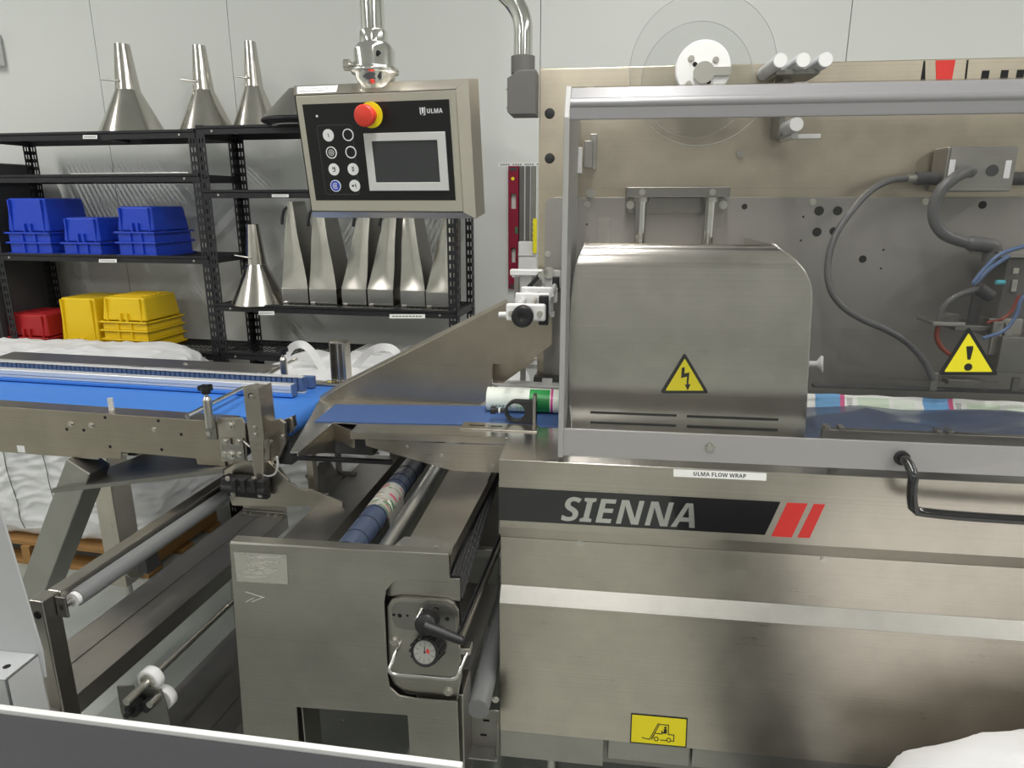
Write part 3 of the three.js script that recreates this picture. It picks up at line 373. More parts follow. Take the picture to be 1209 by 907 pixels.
// ================= infeed table with its guard, sensor and clamp =================
{
  const t = thing('infeed_table', 'steel infeed table with narrow blue belt and tall slanted side guard', 'conveyor table');
  const h = 1.0135, zg = -0.43;
  const deck = part(t, 'deck', plateY(M.py(h, [[342.4, 533.7], [352, 533.9], [394, 499], [422, 500.3], [413.5, 511], [597, 516.8], [661, 519], [661, 466], [379, 469.5]]), h, 0.004, 0.001), MT.bright);
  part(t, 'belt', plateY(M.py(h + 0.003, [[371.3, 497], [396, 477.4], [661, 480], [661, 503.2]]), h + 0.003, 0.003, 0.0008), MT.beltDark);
  const A = M.y(h, 413.5, 511), B = M.y(h, 597, 516.8);
  part(deck, 'front_fold', slab([V(A.x, h, A.z + 0.001), V(A.x, h - 0.017, A.z + 0.001), V(B.x, h - 0.017, B.z + 0.001), V(B.x, h, B.z + 0.001)], 0.003), MT.steel);
  part(t, 'skirt', ext(M.pz(-0.178, [[431, 519], [598, 527], [598, 559], [533, 556], [432, 526.5]]), -0.178, 0.003), MT.steel);
  for (const [px, py] of [[480, 528], [521, 538], [582, 550]]) part(t, 'screw', bolt(M.z(-0.178, px, py), ZP, 0.004), MT.bolt);
  // tip skirt, under frame
  const T = M.y(h, 352, 533.9), U = M.y(h, 394, 499);
  part(t, 'tip_skirt', [slab([V(T.x, h - 0.004, T.z), V(T.x, h - 0.01, T.z), V(U.x - 0.01, h - 0.085, U.z), V(U.x, h - 0.004, U.z)], 0.003), slab([V(U.x, h - 0.004, U.z), V(U.x, h - 0.05, U.z), V(A.x, h - 0.05, A.z - 0.02), V(A.x, h - 0.004, A.z - 0.02)], 0.003)], MT.steel);
  { const a = M.z(-0.2, 345, 540), b = M.z(-0.2, 462, 545); part(t, 'cross_bar', box(a.x, b.x, a.y - 0.008, a.y + 0.002, -0.215, -0.198, 0.001), MT.black);
    part(t, 'under_frame_box', box(a.x + 0.03, b.x - 0.06, a.y + 0.004, h - 0.02, -0.4, -0.23, 0.003), MT.darkGrey);  // plain dark box filling the interior of the under frame
    part(t, 'post', box(a.x + 0.006, a.x + 0.026, 0.72, a.y - 0.01, -0.3, -0.27, 0.002), MT.steel);
    for (const px of [437, 445]) part(t, 'screw', bolt(M.y(a.y + 0.004, px, 536), YP, 0.005), MT.bolt); }
  // side guard
  part(t, 'side_guard', ext(M.pz(zg, [[371, 481], [377, 472], [410, 452], [599, 357], [646, 356], [652, 366], [652, 407], [621, 430], [582, 430], [580, 468], [565, 480.6], [470, 479.6]]), zg, 0.004, 0.0012), MT.warm);
  { const e = [[377, 471], [410, 451], [599, 356]].map(([a, b]) => M.z(zg, a, b)); part(t, 'guard_edge', [beam(e[1], e[2], 0.014, 0.004, ZP.clone(), 0), beam(e[0], e[1], 0.014, 0.004, ZP.clone(), 0)].map((g) => g.translate(0, 0, -0.008)), MT.steel); }
  part(t, 'rear_guard', ext(M.pz(-0.52, [[578, 424], [634, 424], [583, 460]]), -0.52, 0.004), MT.warm);
  { const q = (a, b, c, d, z0, z1, m, n, r = 0.002) => { const p = M.z(z1, a, b), s = M.z(z1, c, d); return part(t, n, box(p.x, s.x, s.y, p.y, z0, z1, r), m); };
    q(578, 454, 662, 459, -0.56, -0.5, MT.whiteSatin, 'back_rail'); q(614, 434, 620, 456, -0.58, -0.56, MT.satin, 'rail_post'); q(630, 445, 662, 454, -0.58, -0.55, MT.darkGrey, 'motor_block'); q(640, 447, 652, 453, -0.549, -0.54, MT.alu, 'fitting'); q(620, 430, 634, 436, -0.58, -0.55, MT.whiteSatin, 'rail_clip');
    // slotted bar with ring sensor
    const ba = M.y(h + 0.004, 543, 505.5), bb = M.y(h + 0.004, 636, 501.5), bar = part(t, 'slotted_bar', box(ba.x, bb.x, h + 0.0002, h + 0.004, bb.z, ba.z, 0.001), MT.steel); part(bar, 'slot', box(ba.x + 0.02, ba.x + 0.11, h + 0.004, h + 0.0046, (ba.z + bb.z) / 2 - 0.003, (ba.z + bb.z) / 2 + 0.003, 0), MT.hole); part(bar, 'screw', bolt(V(ba.x + 0.07, h + 0.004, (ba.z + bb.z) / 2), YP, 0.006), MT.bolt);
    const ZR = -0.262, c = M.z(ZR, 609, 487), ro = 0.031; const S = new THREE.Shape(); S.moveTo(c.x + 0.055, c.y + ro); S.lineTo(c.x, c.y + ro); S.absarc(c.x, c.y, ro, PI / 2, PI * 1.5, false); S.lineTo(c.x + 0.055, c.y - ro); S.closePath();
    const hole = new THREE.Path(); hole.absarc(c.x, c.y, 0.0245, 0, 2 * PI, true); S.holes.push(hole);
    const sen = part(t, 'sensor_ring', extrude(S, 0.026, 0.001).translate(0, 0, ZR - 0.026), MT.black, { label: 'black ring sensor holder' });
    part(sen, 'locking_screw', [rod(V(c.x - 0.03, c.y, ZR - 0.013), V(c.x - 0.062, c.y, ZR - 0.013), 0.006), rod(V(c.x - 0.058, c.y, ZR - 0.013), V(c.x - 0.07, c.y, ZR - 0.013), 0.011)], MT.black); part(sen, 'spacer', rod(V(c.x - 0.044, c.y, ZR - 0.013), V(c.x - 0.048, c.y, ZR - 0.013), 0.0085), MT.white);
    part(sen, 'bracket', [box(c.x + 0.046, c.x + 0.055, c.y - 0.034, c.y + 0.05, ZR - 0.024, ZR + 0.008, 0.0015)], MT.dull); }
  // knob clamp unit
  { const q = (a, b, c, d, z0, z1, m, n, r = 0.003) => { const p = M.z(z1, a, b), s = M.z(z1, c, d); return [p, s, part(t, n, box(p.x, s.x, s.y, p.y, z0, z1, r), m)]; };
    const [, , plate] = q(597, 358.5, 644, 380, -0.318, -0.3, MT.white, 'clamp_plate', 0.007); q(608, 346, 653, 372, -0.392, -0.372, MT.white, 'clamp_plate', 0.005); q(615, 339, 658, 358, -0.455, -0.435, MT.white, 'clamp_plate', 0.004); q(602, 318.5, 640, 326, -0.53, -0.5, MT.white, 'support_bar'); q(627, 319, 662, 341, -0.55, -0.531, MT.whiteSatin, 'support_plate'); q(636, 349.5, 647, 384.5, -0.36, -0.34, MT.black, 'black_arm'); q(652, 327, 660, 345, -0.5, -0.48, MT.black, 'black_arm'); q(649, 367.5, 654.5, 375, -0.38, -0.366, MT.white, 'pin_head');
    const kc = M.z(-0.3, 618, 372); part(t, 'knob', [lathe([[0, 0.03], [0.009, 0.03], [0.01, 0.034], [0.024, 0.034], [0.0285, 0.03], [0.0285, 0.006], [0.012, 0.004], [0.012, -0.002]], kc, ZP, 40)], MT.black, { label: 'round black knob' });
    for (const px of [603.5, 637.5]) part(plate, 'screw', bolt(M.z(-0.3, px, 370.5), ZP, 0.0058), MT.bolt);
    part(t, 'side_pin', rod(M.z(-0.309, 589, 371.5), M.z(-0.309, 598, 371.5), 0.0075), MT.white);
    for (const [x0, y0, x1, y1, r] of [[613, 361, 628, 338, 0.0085], [629, 360, 641, 336, 0.005], [651, 348, 656, 335, 0.007]]) { const p = M.z(-0.31, x0, y0), e = M.z(-0.53, x1, y1); part(t, 'guide_rod', rod(p, e, r), r > 0.006 ? MT.whiteSatin : MT.bolt); }
    const d0 = M.z(-0.49, 623, 340), d1 = M.z(-0.49, 640, 322); part(t, 'link_arm', beam(d0, d1, 0.012, 0.028, ZP.clone(), 0.003), MT.black); part(t, 'screw', bolt(M.z(-0.482, 638.5, 325), ZP, 0.008), MT.bolt); part(t, 'screw', bolt(M.z(-0.53, 648, 322), ZP, 0.012), MT.bolt);
    q(607, 326, 613, 352, -0.56, -0.54, MT.satin, 'rail_post'); }
  fin(t);
}
// wrapped product on the infeed belt and in the machine window
const filmTex = canvasTex(1024, 128, (g, w, h) => {
  g.fillStyle = '#eef0ea'; g.fillRect(0, 0, w, h);
  for (const o of [0, 512]) {
    g.fillStyle = '#d6e6cf'; g.fillRect(o + 20, 18, 150, 92); g.fillStyle = '#e2ecdd'; g.fillRect(o + 190, 30, 100, 70); g.fillStyle = '#6fa8d8'; g.fillRect(o + 330, 0, 120, h); g.fillStyle = '#d95a8e'; g.fillRect(o + 450, 0, 22, h);
    g.fillStyle = '#444'; for (let i = 0; i < 26; i++) g.fillRect(o + 484 - (i % 7) * 0 + (i % 5) * 5, 24 + Math.floor(i / 5) * 9, 3, 6 - (i % 3));
  }
});
const sleeveTex = canvasTex(512, 256, (g, w, h) => {
  g.fillStyle = '#e9efe6'; g.fillRect(0, 0, w, h); g.fillStyle = '#2f9a4e'; g.fillRect(300, 30, 140, 170); g.fillStyle = '#1d7a3c'; g.fillRect(300, 70, 140, 40); g.fillStyle = '#4db56a'; g.fillRect(60, 150, 230, 24); g.fillStyle = '#d14f93'; g.fillRect(0, 178, 300, 26); g.fillRect(446, 0, 16, h);
  g.fillStyle = '#8ccf8e'; for (let i = 0; i < 9; i++) g.fillRect(210 + (i % 3) * 22, 84 + Math.floor(i / 3) * 18, 16, 9); g.fillStyle = '#9fb39f'; for (let i = 0; i < 6; i++) g.fillRect(40 + i * 24, 96, 15, 12);
});
{
  const p = M.z(-0.42, 579, 476), q = M.z(-0.42, 663, 479), g = new THREE.CylinderGeometry(0.034, 0.034, q.x - p.x, 32, 1).rotateZ(PI / 2).rotateX(1.0);
  const uv = g.attributes.uv; for (let i = 0; i < uv.count; i++) { const u = uv.getX(i), v = uv.getY(i); uv.setXY(i, 1 - v, fract(u * 1 + 0.5)); }
  g.translate((p.x + q.x) / 2, 1.0175 + 0.034, -0.375);
  solo('wrapped_product', 'round product in white film printed green and pink on the narrow blue belt', 'package', g, std({ map: sleeveTex, roughness: 0.35 }), M, { keep: true });
}
{
  const z0 = -0.5, a = M.z(-0.42, 930, 490).x, b = 1.7, hh = 1.026;
  const strip = gridGeo(60, 12, (u, v) => { const x = a + (b - a) * u, y = 1.03 + 0.055 * v + 0.006 * noise.noise(x * 9, v * 2, 3) * (0.3 + v); return V(x, y - 0.01 * u * v, -0.40 - 0.03 * v + 0.008 * noise.noise(x * 14, v * 3, 7)); });
  const uv = strip.attributes.uv; for (let i = 0; i < uv.count; i++) uv.setX(i, uv.getX(i) * 2.1 + 0.2);
  const ft = filmTex; ft.wrapS = THREE.RepeatWrapping;
  const t = thing('film_bag', 'blue crumpled film with white printed edge lying in the machine window', 'film bag');
  part(t, 'blue_sheet', gridGeo(90, 40, (u, v) => { const x = a - 0.02 + (b - a) * u, z = -0.40 + 0.3 * v, f = 1 - Math.abs(noise.noise(x * 4 + z * 5, z * 3 - x * 2, 1.5)) * 2; return V(x, hh + 0.004 + 0.03 * Math.max(0, f) * Math.sin(PI * Math.min(1, v * 1.1 + 0.15)) + 0.02 * (1 - v), z); }), MT.blueFilm);
  part(t, 'printed_edge', strip, std({ map: ft, roughness: 0.4, side: THREE.DoubleSide }), { keep: true });
  const p = M.z(-0.1, 972, 507), q = M.z(-0.1, 972, 520); fin(t);
  const s = thing('edge_bar', 'thin dark steel guide bar low inside the clear cover', 'guide bar'); part(s, 'bar', box(p.x, 1.7, q.y, p.y, -0.12, -0.1, 0.002), MT.dull); for (const px of [977, 994, 1110, 1124]) { const b2 = M.z(-0.1, px, 505.5); part(s, 'clip', box(b2.x - 0.006, b2.x + 0.006, p.y - 0.001, p.y + 0.008, -0.122, -0.098, 0.001), MT.satin); } 
  const e = M.z(-0.1, 985, 515); part(s, 'stand', [box(e.x, e.x + 0.02, 1.012, q.y + 0.002, -0.119, -0.101, 0.001), box(1.4, 1.42, 1.012, q.y + 0.002, -0.119, -0.101, 0.001)], MT.dull); fin(s);
}

// ================= operator panel on its pole =================
{
  const t = thing('operator_panel', 'tilted stainless operator panel with touch screen, keys and red emergency stop on a hanging pole', 'control panel');
  const X = new THREE.Matrix4().makeRotationFromEuler(new THREE.Euler(R(8.506), R(-6.562), 0, 'YXZ')).setPosition(-0.438, 1.69, 0.133), o = { xf: X };
  const rect = (w, h, z, dy = 0) => [V(-w / 2, h / 2 + dy, z), V(w / 2, h / 2 + dy, z), V(w / 2, -h / 2 + dy, z), V(-w / 2, -h / 2 + dy, z)];
  const a = rect(0.329, 0.222, 0, -0.003), b = rect(0.36, 0.256, -0.03, -0.003), c = rect(0.36, 0.256, -0.095, -0.003), loft = (p, q) => p.map((_, i) => quad(p[i], q[i], q[(i + 1) % 4], p[(i + 1) % 4], 0));
  const fl = (g) => { const p = g.attributes.position; for (let i = 0; i < p.count; i += 3) { const u = V().fromBufferAttribute(p, i + 1), v = V().fromBufferAttribute(p, i + 2); p.setXYZ(i + 1, v.x, v.y, v.z); p.setXYZ(i + 2, u.x, u.y, u.z); } g.deleteAttribute('normal'); g.computeVertexNormals(); return g; };
  const body = part(t, 'enclosure', [box(-0.1645, 0.1645, -0.114, 0.108, -0.02, -0.0002, 0.003), ...loft(a, b).map(fl), ...loft(b, c).map(fl), quad(...c, 0)], MT.polished, o);
  // overlay print
  part(body, 'overlay', quad(V(-0.15, 0.091, 0.0002), V(0.15, 0.091, 0.0002), V(0.15, -0.091, 0.0002), V(-0.15, -0.091, 0.0002), 0.0006), std({ roughness: 0.4, map: canvasTex(1200, 728, (g, w, h) => {
    g.fillStyle = '#0b0b0d'; g.fillRect(0, 0, w, h); g.strokeStyle = '#565a60'; g.lineWidth = 3; g.beginPath(); g.roundRect(98, 156, 298, 524, 26); g.stroke();
    g.fillStyle = '#e8e8ea'; g.font = 'bold 46px sans-serif'; g.textBaseline = 'middle'; g.save(); g.translate(1018, 76); g.scale(0.98, 1); g.fillText('ULMA', 0, 0); g.restore();
    g.beginPath(); g.moveTo(964, 48); g.lineTo(972, 48); g.lineTo(976, 102); g.lineTo(966, 96); g.closePath(); g.fill(); g.beginPath(); g.moveTo(978, 50); g.lineTo(998, 50); g.lineTo(994, 92); g.lineTo(984, 92); g.closePath(); g.fill(); g.beginPath(); g.moveTo(1002, 48); g.lineTo(1010, 46); g.lineTo(1008, 104); g.lineTo(980, 104); g.lineTo(1000, 98); g.closePath(); g.fill();
  }) }), { keep: true, xf: X });
  const at = (u, v) => V(-0.15 + 0.3 * u, 0.091 - 0.182 * v, 0);       // print coordinates on the overlay
  { const p = at(0.095, 0.12); part(body, 'status_light', rod(V(p.x, p.y, 0), V(p.x, p.y, 0.002), 0.0022), MT.white, o); }
  const keys = [[0.158, 0.315, 0], [0.299, 0.315, 1], [0.164, 0.492, 2], [0.304, 0.492, 1], [0.166, 0.668, 3], [0.305, 0.668, 4], [0.163, 0.842, 5], [0.303, 0.842, 6]];
  const keyTex = keys.map(([, , k]) => k).filter((k, i, l) => l.indexOf(k) === i).map((k) => canvasTex(128, 128, (g) => {
    const ring = k === 1 || k === 2; g.fillStyle = ring ? '#e6e6e8' : k === 5 ? '#dfe3f2' : '#e9e9ea'; g.fillRect(0, 0, 128, 128); g.translate(64, 64);
    if (ring) { g.fillStyle = '#0b0b0d'; g.beginPath(); g.arc(0, 0, 52, 0, 7); g.fill(); }
    if (k === 5) { g.fillStyle = '#2440b8'; g.beginPath(); g.arc(0, 0, 55, 0, 7); g.fill(); }
    g.lineWidth = 8; g.strokeStyle = k === 5 || k === 2 ? '#e9e9ea' : '#2a2a2c'; g.fillStyle = g.strokeStyle;
    if (k === 0) { g.beginPath(); g.moveTo(-4, -20); g.lineTo(4, -8); g.lineTo(2, 20); g.stroke(); } if (k === 2) { g.lineWidth = 7; g.beginPath(); g.arc(0, 0, 30, 0, 7); g.stroke(); g.beginPath(); g.arc(0, 0, 12, 0, 7); g.stroke(); }
    if (k === 3) { g.strokeRect(-12, -22, 18, 18); g.beginPath(); g.moveTo(16, -24); g.lineTo(16, 18); g.lineTo(-14, 22); g.stroke(); } if (k === 4) { for (let i = 0; i < 3; i++) g.fillRect(-14, -26 + i * 18, 28, 11); }
    if (k === 5) { g.beginPath(); g.arc(0, 0, 30, 0.6, 5.6); g.stroke(); g.beginPath(); g.arc(0, 0, 12, 0, 7); g.stroke(); } if (k === 6) { g.fillRect(-34, -10, 26, 20); g.beginPath(); g.moveTo(2, -4); g.lineTo(14, -30); g.lineTo(20, 30); g.lineTo(10, 12); g.closePath(); g.fill(); }
  }));
  for (const [u, v, k] of keys) {
    const p = at(u, v), r = 0.0115, g = new THREE.CircleGeometry(r, 32).translate(p.x, p.y, 0.0022), side = rod(V(p.x, p.y, 0.0004), V(p.x, p.y, 0.0021), r, 32);
    const s = side.attributes.uv; for (let i = 0; i < s.count; i++) s.setXY(i, 0.02, 0.02);
    part(body, 'key', [g, side], std({ map: keyTex[k], roughness: 0.4 }), { keep: true, xf: X, label: k === 5 ? 'blue round key' : k === 1 || k === 2 ? 'black key with white ring' : 'white round key' });
  }
  const s0 = at(0.41, 0.305), s1 = at(0.962, 0.895), i0 = at(0.461, 0.385), i1 = at(0.908, 0.808);
  part(body, 'screen_bezel', ext([[s0.x, s1.y], [s1.x, s1.y], [s1.x, s0.y], [s0.x, s0.y]], 0.0045, 0.0045, 0.0008, [[[i0.x, i1.y], [i0.x, i0.y], [i1.x, i0.y], [i1.x, i1.y]]]), MT.whiteSatin, { xf: X, label: 'pale grey screen frame' });
  part(body, 'screen', box(i0.x, i1.x, i1.y, i0.y, 0, 0.0022, 0), MT.screen, { xf: X, label: 'dark blank screen' });
  { const c0 = at(0.475, 0.125), V2 = (z) => V(c0.x, c0.y, z); part(body, 'stop_ring', rod(V2(0.0005), V2(0.004), 0.0235, 40), MT.yellow, { xf: X, label: 'yellow ring of the emergency stop' });
    part(body, 'stop_button', lathe([[0.013, 0.003], [0.013, 0.018], [0.0185, 0.021], [0.02, 0.026], [0.02, 0.034], [0.017, 0.038], [0, 0.0395]], V2(0), ZP, 36), std({ color: rgb(0.72, 0.05, 0.03), roughness: 0.4 }), { xf: X, label: 'red mushroom emergency stop' }); }
  { const l = (u, v) => a[0].clone().lerp(a[1], u).lerp(b[0].clone().lerp(b[1], u), v);
    part(body, 'label', quad(l(0.02, 0.85), l(0.27, 0.85), l(0.27, 0.12), l(0.02, 0.12), 0.0006), std({ roughness: 0.6, map: canvasTex(256, 96, (g, w, h) => { g.fillStyle = '#ececec'; g.fillRect(0, 0, w, h); g.fillStyle = '#555'; g.font = '26px sans-serif'; g.fillText('Ulma Flow Wrap', 14, 40); g.fillRect(14, 58, 170, 5); g.fillRect(14, 70, 150, 5); }) }), { keep: true, xf: X }); }
  // pole
  const pz = 0.118, pc = M.z(pz, 443.5, 97), px = pc.x, yT = 1.828, K = (py) => M.z(pz, 443, py).y;
  const pole = part(t, 'pole', [rod(V(px, K(40), pz), V(px, CEILING, pz), 0.0225, 32)], MT.chrome);
  part(pole, 'collar', lathe([[0.0225, K(36)], [0.0265, K(38)], [0.0265, K(54)], [0.026, K(55)]], V(px, 0, pz), YP, 40), MT.chrome);
  part(pole, 'hub', lathe([[0.0265, K(51)], [0.031, K(52.5)], [0.039, K(60)], [0.039, K(80)], [0.0445, K(81.5)], [0.046, K(84.5)], [0.0445, K(87.5)], [0.038, K(88.5)], [0.037, K(94)], [0.024, K(106)], [0, K(110)]], V(px, 0, pz), YP, 40), MT.chrome);
  { const y = K(76); part(pole, 'locking_screw', [rod(V(px - 0.037, y, pz), V(px - 0.05, y, pz), 0.0035), rod(V(px - 0.049, y, pz), V(px - 0.06, y, pz), 0.0105, 12), rod(V(px - 0.044, y, pz), V(px - 0.046, y, pz), 0.006)], MT.bolt); const p2 = M.z(pz + 0.04, 446, 61.5); part(pole, 'set_screw', rod(V(p2.x, p2.y, pz + 0.03), V(p2.x, p2.y, pz + 0.0395), 0.0035), MT.hole); }
  fin(t);
}
// conduit with elbow on the end of the machine
{
  const z = -0.55, t = thing('cable_conduit', 'polished bent pipe rising from a dark grey connector box on the machine plate', 'conduit');
  const a = M.z(z, 601, 96), b = M.z(z, 634, 137), c = M.z(z, 606, 76), r = 0.026, pxx = M.z(z, 617.5, 70).x;
  const sh = [[a.x, b.y + 0.008], [a.x + 0.008, b.y], [b.x, b.y], [b.x, a.y + 0.022], [a.x + 0.03, a.y + 0.022], [a.x, a.y + 0.002]];
  const bx = part(t, 'connector_box', ext(sh, z + 0.04, 0.09, 0.003), MT.boxGrey);
  part(bx, 'collar', rod(V(pxx, a.y + 0.018, z), V(pxx, a.y + 0.062, z), 0.033, 28), MT.boxGrey);
  for (const dy of [0.02, 0.068]) part(bx, 'screw', rod(V(a.x + 0.004, b.y + dy, z + 0.03), V(a.x - 0.004, b.y + dy, z + 0.03), 0.004), MT.bolt);
  const yy = (py) => M.z(z, 617, py).y; part(t, 'coupling', rod(V(pxx, yy(77), z), V(pxx, yy(67), z), 0.029, 28), MT.chrome);
  part(t, 'pipe', tube([V(pxx, yy(72), z), V(pxx, yy(50), z), V(pxx, yy(34), z), V(pxx - 0.006, yy(18), z), V(pxx - 0.026, yy(2), z), V(pxx - 0.055, yy(-12), z), V(pxx - 0.085, yy(-26), z), V(pxx - 0.105, yy(-42), z), V(pxx - 0.115, yy(-60), z), V(pxx - 0.116, yy(-90), z), V(pxx - 0.116, CEILING, z)], r, 90, 20), MT.chrome);
  fin(t);
}

// ================= film reel stand =================
const labelTex = canvasTex(256, 512, (g, w, h) => {
  g.fillStyle = '#a6a59e'; g.fillRect(0, 0, w, h); const cols = ['#b8435f', '#8a9a7a', '#7d8d95', '#a85a5a', '#5f7f57', '#d8d6cc', '#3c6c48', '#9a7f6a'];
  for (let i = 0; i < 60; i++) { g.fillStyle = cols[Math.floor(rnd() * 8)]; g.fillRect(rnd() * w, rnd() * h, 10 + rnd() * 46, 6 + rnd() * 40); }
});
{
  const t = thing('film_reel_stand', 'brushed steel film reel stand with cut-out front plate, black crank and dial', 'machine stand');
  const z = 0.21, th = 0.03;
  const pts = M.pz(z, [[270.5, 641.5], [529.5, 654.5], [531, 689], [500, 686.5], [478, 685], [464, 688], [455.5, 698], [453.5, 712], [457.5, 800], [460, 812], [471, 822], [490, 825.5], [540, 829.5], [544, 930], [486, 930], [481, 845], [350, 835.5], [356, 930], [292, 930]]);
  const fp = part(t, 'front_plate', [ext(pts, z, 0.006, 0.0018), prof([[z, M.z(z, 400, 648).y - 0.004], [z - 0.002, M.z(z, 400, 648).y], [z - th, M.z(z, 400, 648).y], [z - th, M.z(z, 400, 648).y - 0.004]], pts[0][0] + 0.002, pts[1][0] - 0.002, 0.001)], MT.plate);
  const yT = M.z(z, 400, 648).y, xR = pts[2][0], xL = pts[0][0];
  part(fp, 'tape', quad(M.z(z, 276, 651), M.z(z, 338.5, 655), M.z(z, 340.5, 690), M.z(z, 280, 686.5)), std({ roughness: 0.55, transparent: false, map: canvasTex(256, 140, (g, w, h) => { g.fillStyle = '#a5a39b'; g.fillRect(0, 0, w, h); g.strokeStyle = '#bdbbb3'; g.lineWidth = 4; for (let i = 0; i < 26; i++) { g.beginPath(); const x = 40 + rnd() * 120, y = 16 + rnd() * 100; g.moveTo(x, y); g.lineTo(x + 20 + rnd() * 60, y - 8 + rnd() * 16); g.stroke(); } g.fillStyle = '#94928a'; for (let i = 0; i < 60; i++) g.fillRect(rnd() * w, rnd() * h, 4 + rnd() * 12, 2 + rnd() * 4); }) }), { keep: true });
  part(fp, 'scratch', [[290, 699, 312, 706], [312, 705, 297, 711], [290, 711, 300, 706]].map(([a, b, c, d]) => beam(M.z(z + 0.0003, a, b), M.z(z + 0.0003, c, d), 0.0012, 0.0006, ZP.clone(), 0)), MT.alu);
  // leg sides and feet
  const lp = M.z(z, 545, 880), rp = M.z(z, 488, 880), l1 = M.z(z, 293, 880), l2 = M.z(z, 354, 880);
  part(t, 'column', box(rp.x + 0.004, lp.x, 0.06, M.z(z, 541, 831).y, z - 0.12, z - th + 0.001, 0.003), MT.plate);
  part(t, 'column', box(l1.x, l2.x, 0.06, M.z(z, 350, 836).y, z - 0.12, z - th + 0.001, 0.003), MT.plate);
  for (const x of [(rp.x + lp.x) / 2, (l1.x + l2.x) / 2]) part(t, 'foot', [rod(V(x, 0, z - 0.07), V(x, 0.02, z - 0.07), 0.04), rod(V(x, 0.02, z - 0.07), V(x, 0.07, z - 0.07), 0.012)], MT.bolt);
  { const a = M.z(z, 300, 838), b = M.z(z, 540, 862); part(t, 'lower_tray', box(l1.x + 0.02, lp.x - 0.02, b.y - 0.06, b.y - 0.055, -0.5, z - 0.13, 0.001), MT.satin); part(t, 'lower_web', box(l2.x - 0.01, rp.x + 0.02, b.y - 0.06, b.y + 0.06, z - 0.26, z - 0.256, 0.001), MT.satin);
    for (const [px, py] of [[374, 850], [404, 851], [361, 864]]) part(t, 'screw', bolt(M.z(z - 0.255, px, py), ZP, 0.004), MT.bolt); }
  // recessed control plate
  const zr = z - 0.022, RX = M.z(zr, 546, 760).x;
  part(t, 'recess_plate', box(pts[7][0] - 0.02, RX - 0.004, M.z(zr, 500, 836).y, M.z(zr, 500, 680).y, zr - 0.012, zr - 0.009, 0.001), MT.hole);
  part(t, 'recess_hood', box(pts[7][0] - 0.004, RX - 0.004, M.z(zr, 500, 708).y, M.z(zr, 500, 682).y, zr - 0.008, zr - 0.004, 0.001), MT.plate);
  const S = (l, k = zr + 0.006) => M.pz(k, l);
  const cp = part(t, 'control_plate', ext(S([[457, 716], [462, 708], [472, 705.5], [528, 709], [536, 713], [541, 722], [545, 800], [540, 827], [480, 819], [465, 808], [459, 796]]), zr + 0.006, 0.009, 0.0015), MT.plate);
  part(cp, 'inset_plate', ext(S([[462, 718], [466, 712.5], [472, 711], [526, 714], [533, 718], [537, 728], [537.5, 748], [478, 743.5], [467, 740], [463.5, 733]], zr + 0.007), zr + 0.007, 0.001, 0), MT.dull);
  for (const [px, py, r] of [[472, 727, 0.005], [465, 726, 0.0035], [481, 727, 0.003], [528, 731, 0.005]]) { const p = M.z(zr + 0.0072, px, py); part(cp, 'hole', rod(p, p.clone().add(V(0, 0, 0.0004)), r), MT.hole); }
  for (const [px, py, r] of [[465.5, 757, 0.008], [529.5, 816.5, 0.008], [515, 719, 0.004]]) part(cp, 'screw', bolt(M.z(zr + 0.006, px, py), ZP, r), MT.bolt);
  { const a = M.z(z + 0.01, 491, 733), b = M.z(zr, 499, 716); part(cp, 'pin', rod(a, V(b.x, b.y, zr), 0.004), MT.bolt); }
  { const c = M.z(zr + 0.006, 507, 731), c2 = M.z(z + 0.02, 502, 738), e = M.z(z + 0.03, 544, 756), cr = part(t, 'crank', [rod(c, c2, 0.0235, 28), lathe([[0.0235, 0], [0.02, 0.007], [0, 0.009]], c2, c2.clone().sub(c), 28), rod(c2.clone().add(V(0, 0, 0.004)), e, 0.014, 20, 0.0095), sph(e, 0.0098, 16)], MT.black, { label: 'black crank lever' });
    const d = M.z(zr + 0.006, 509, 763), f = M.z(z + 0.02, 501.5, 770), ax = f.clone().sub(d).normalize(); const kn = part(t, 'dial_knob', [rod(d, f, 0.033, 40, 0.0325)], MT.black, { label: 'black dial knob' });
    for (let i = 0; i < 14; i++) { const a = i / 14 * 2 * PI, o = V(Math.cos(a), Math.sin(a), 0).multiplyScalar(0.0325); part(kn, 'grip_rib', rod(d.clone().add(o), f.clone().add(o), 0.0035, 8), MT.black); }
    const face = new THREE.CircleGeometry(0.0255, 40); face.applyQuaternion(new THREE.Quaternion().setFromUnitVectors(ZP, ax)).translate(f.x + ax.x * 0.0015, f.y + ax.y * 0.0015, f.z + ax.z * 0.0015);
    part(kn, 'dial_face', face, std({ roughness: 0.4, map: canvasTex(256, 256, (g) => { g.fillStyle = '#9b9b96'; g.fillRect(0, 0, 256, 256); g.translate(128, 128); g.strokeStyle = '#222'; g.lineWidth = 5; for (let i = 0; i < 10; i++) { g.save(); g.rotate(i * PI / 5); g.beginPath(); g.moveTo(0, -118); g.lineTo(0, -96); g.stroke(); g.fillStyle = '#222'; g.font = '26px sans-serif'; g.textAlign = 'center'; g.fillText(String(i), 0, -72); g.restore(); } g.strokeStyle = '#c33'; g.fillStyle = '#c33'; g.beginPath(); g.moveTo(10, -6); g.arc(10, -6, 46, -1.1, 0.5); g.fill(); g.strokeStyle = '#111'; g.lineWidth = 9; g.beginPath(); g.moveTo(4, 16); g.lineTo(-4, -64); g.stroke(); g.beginPath(); g.arc(0, 0, 12, 0, 7); g.fillStyle = '#111'; g.fill(); }) }), { keep: true });
    part(kn, 'dial_rim', torus(f, ax, 0.029, 0.004), MT.black); }
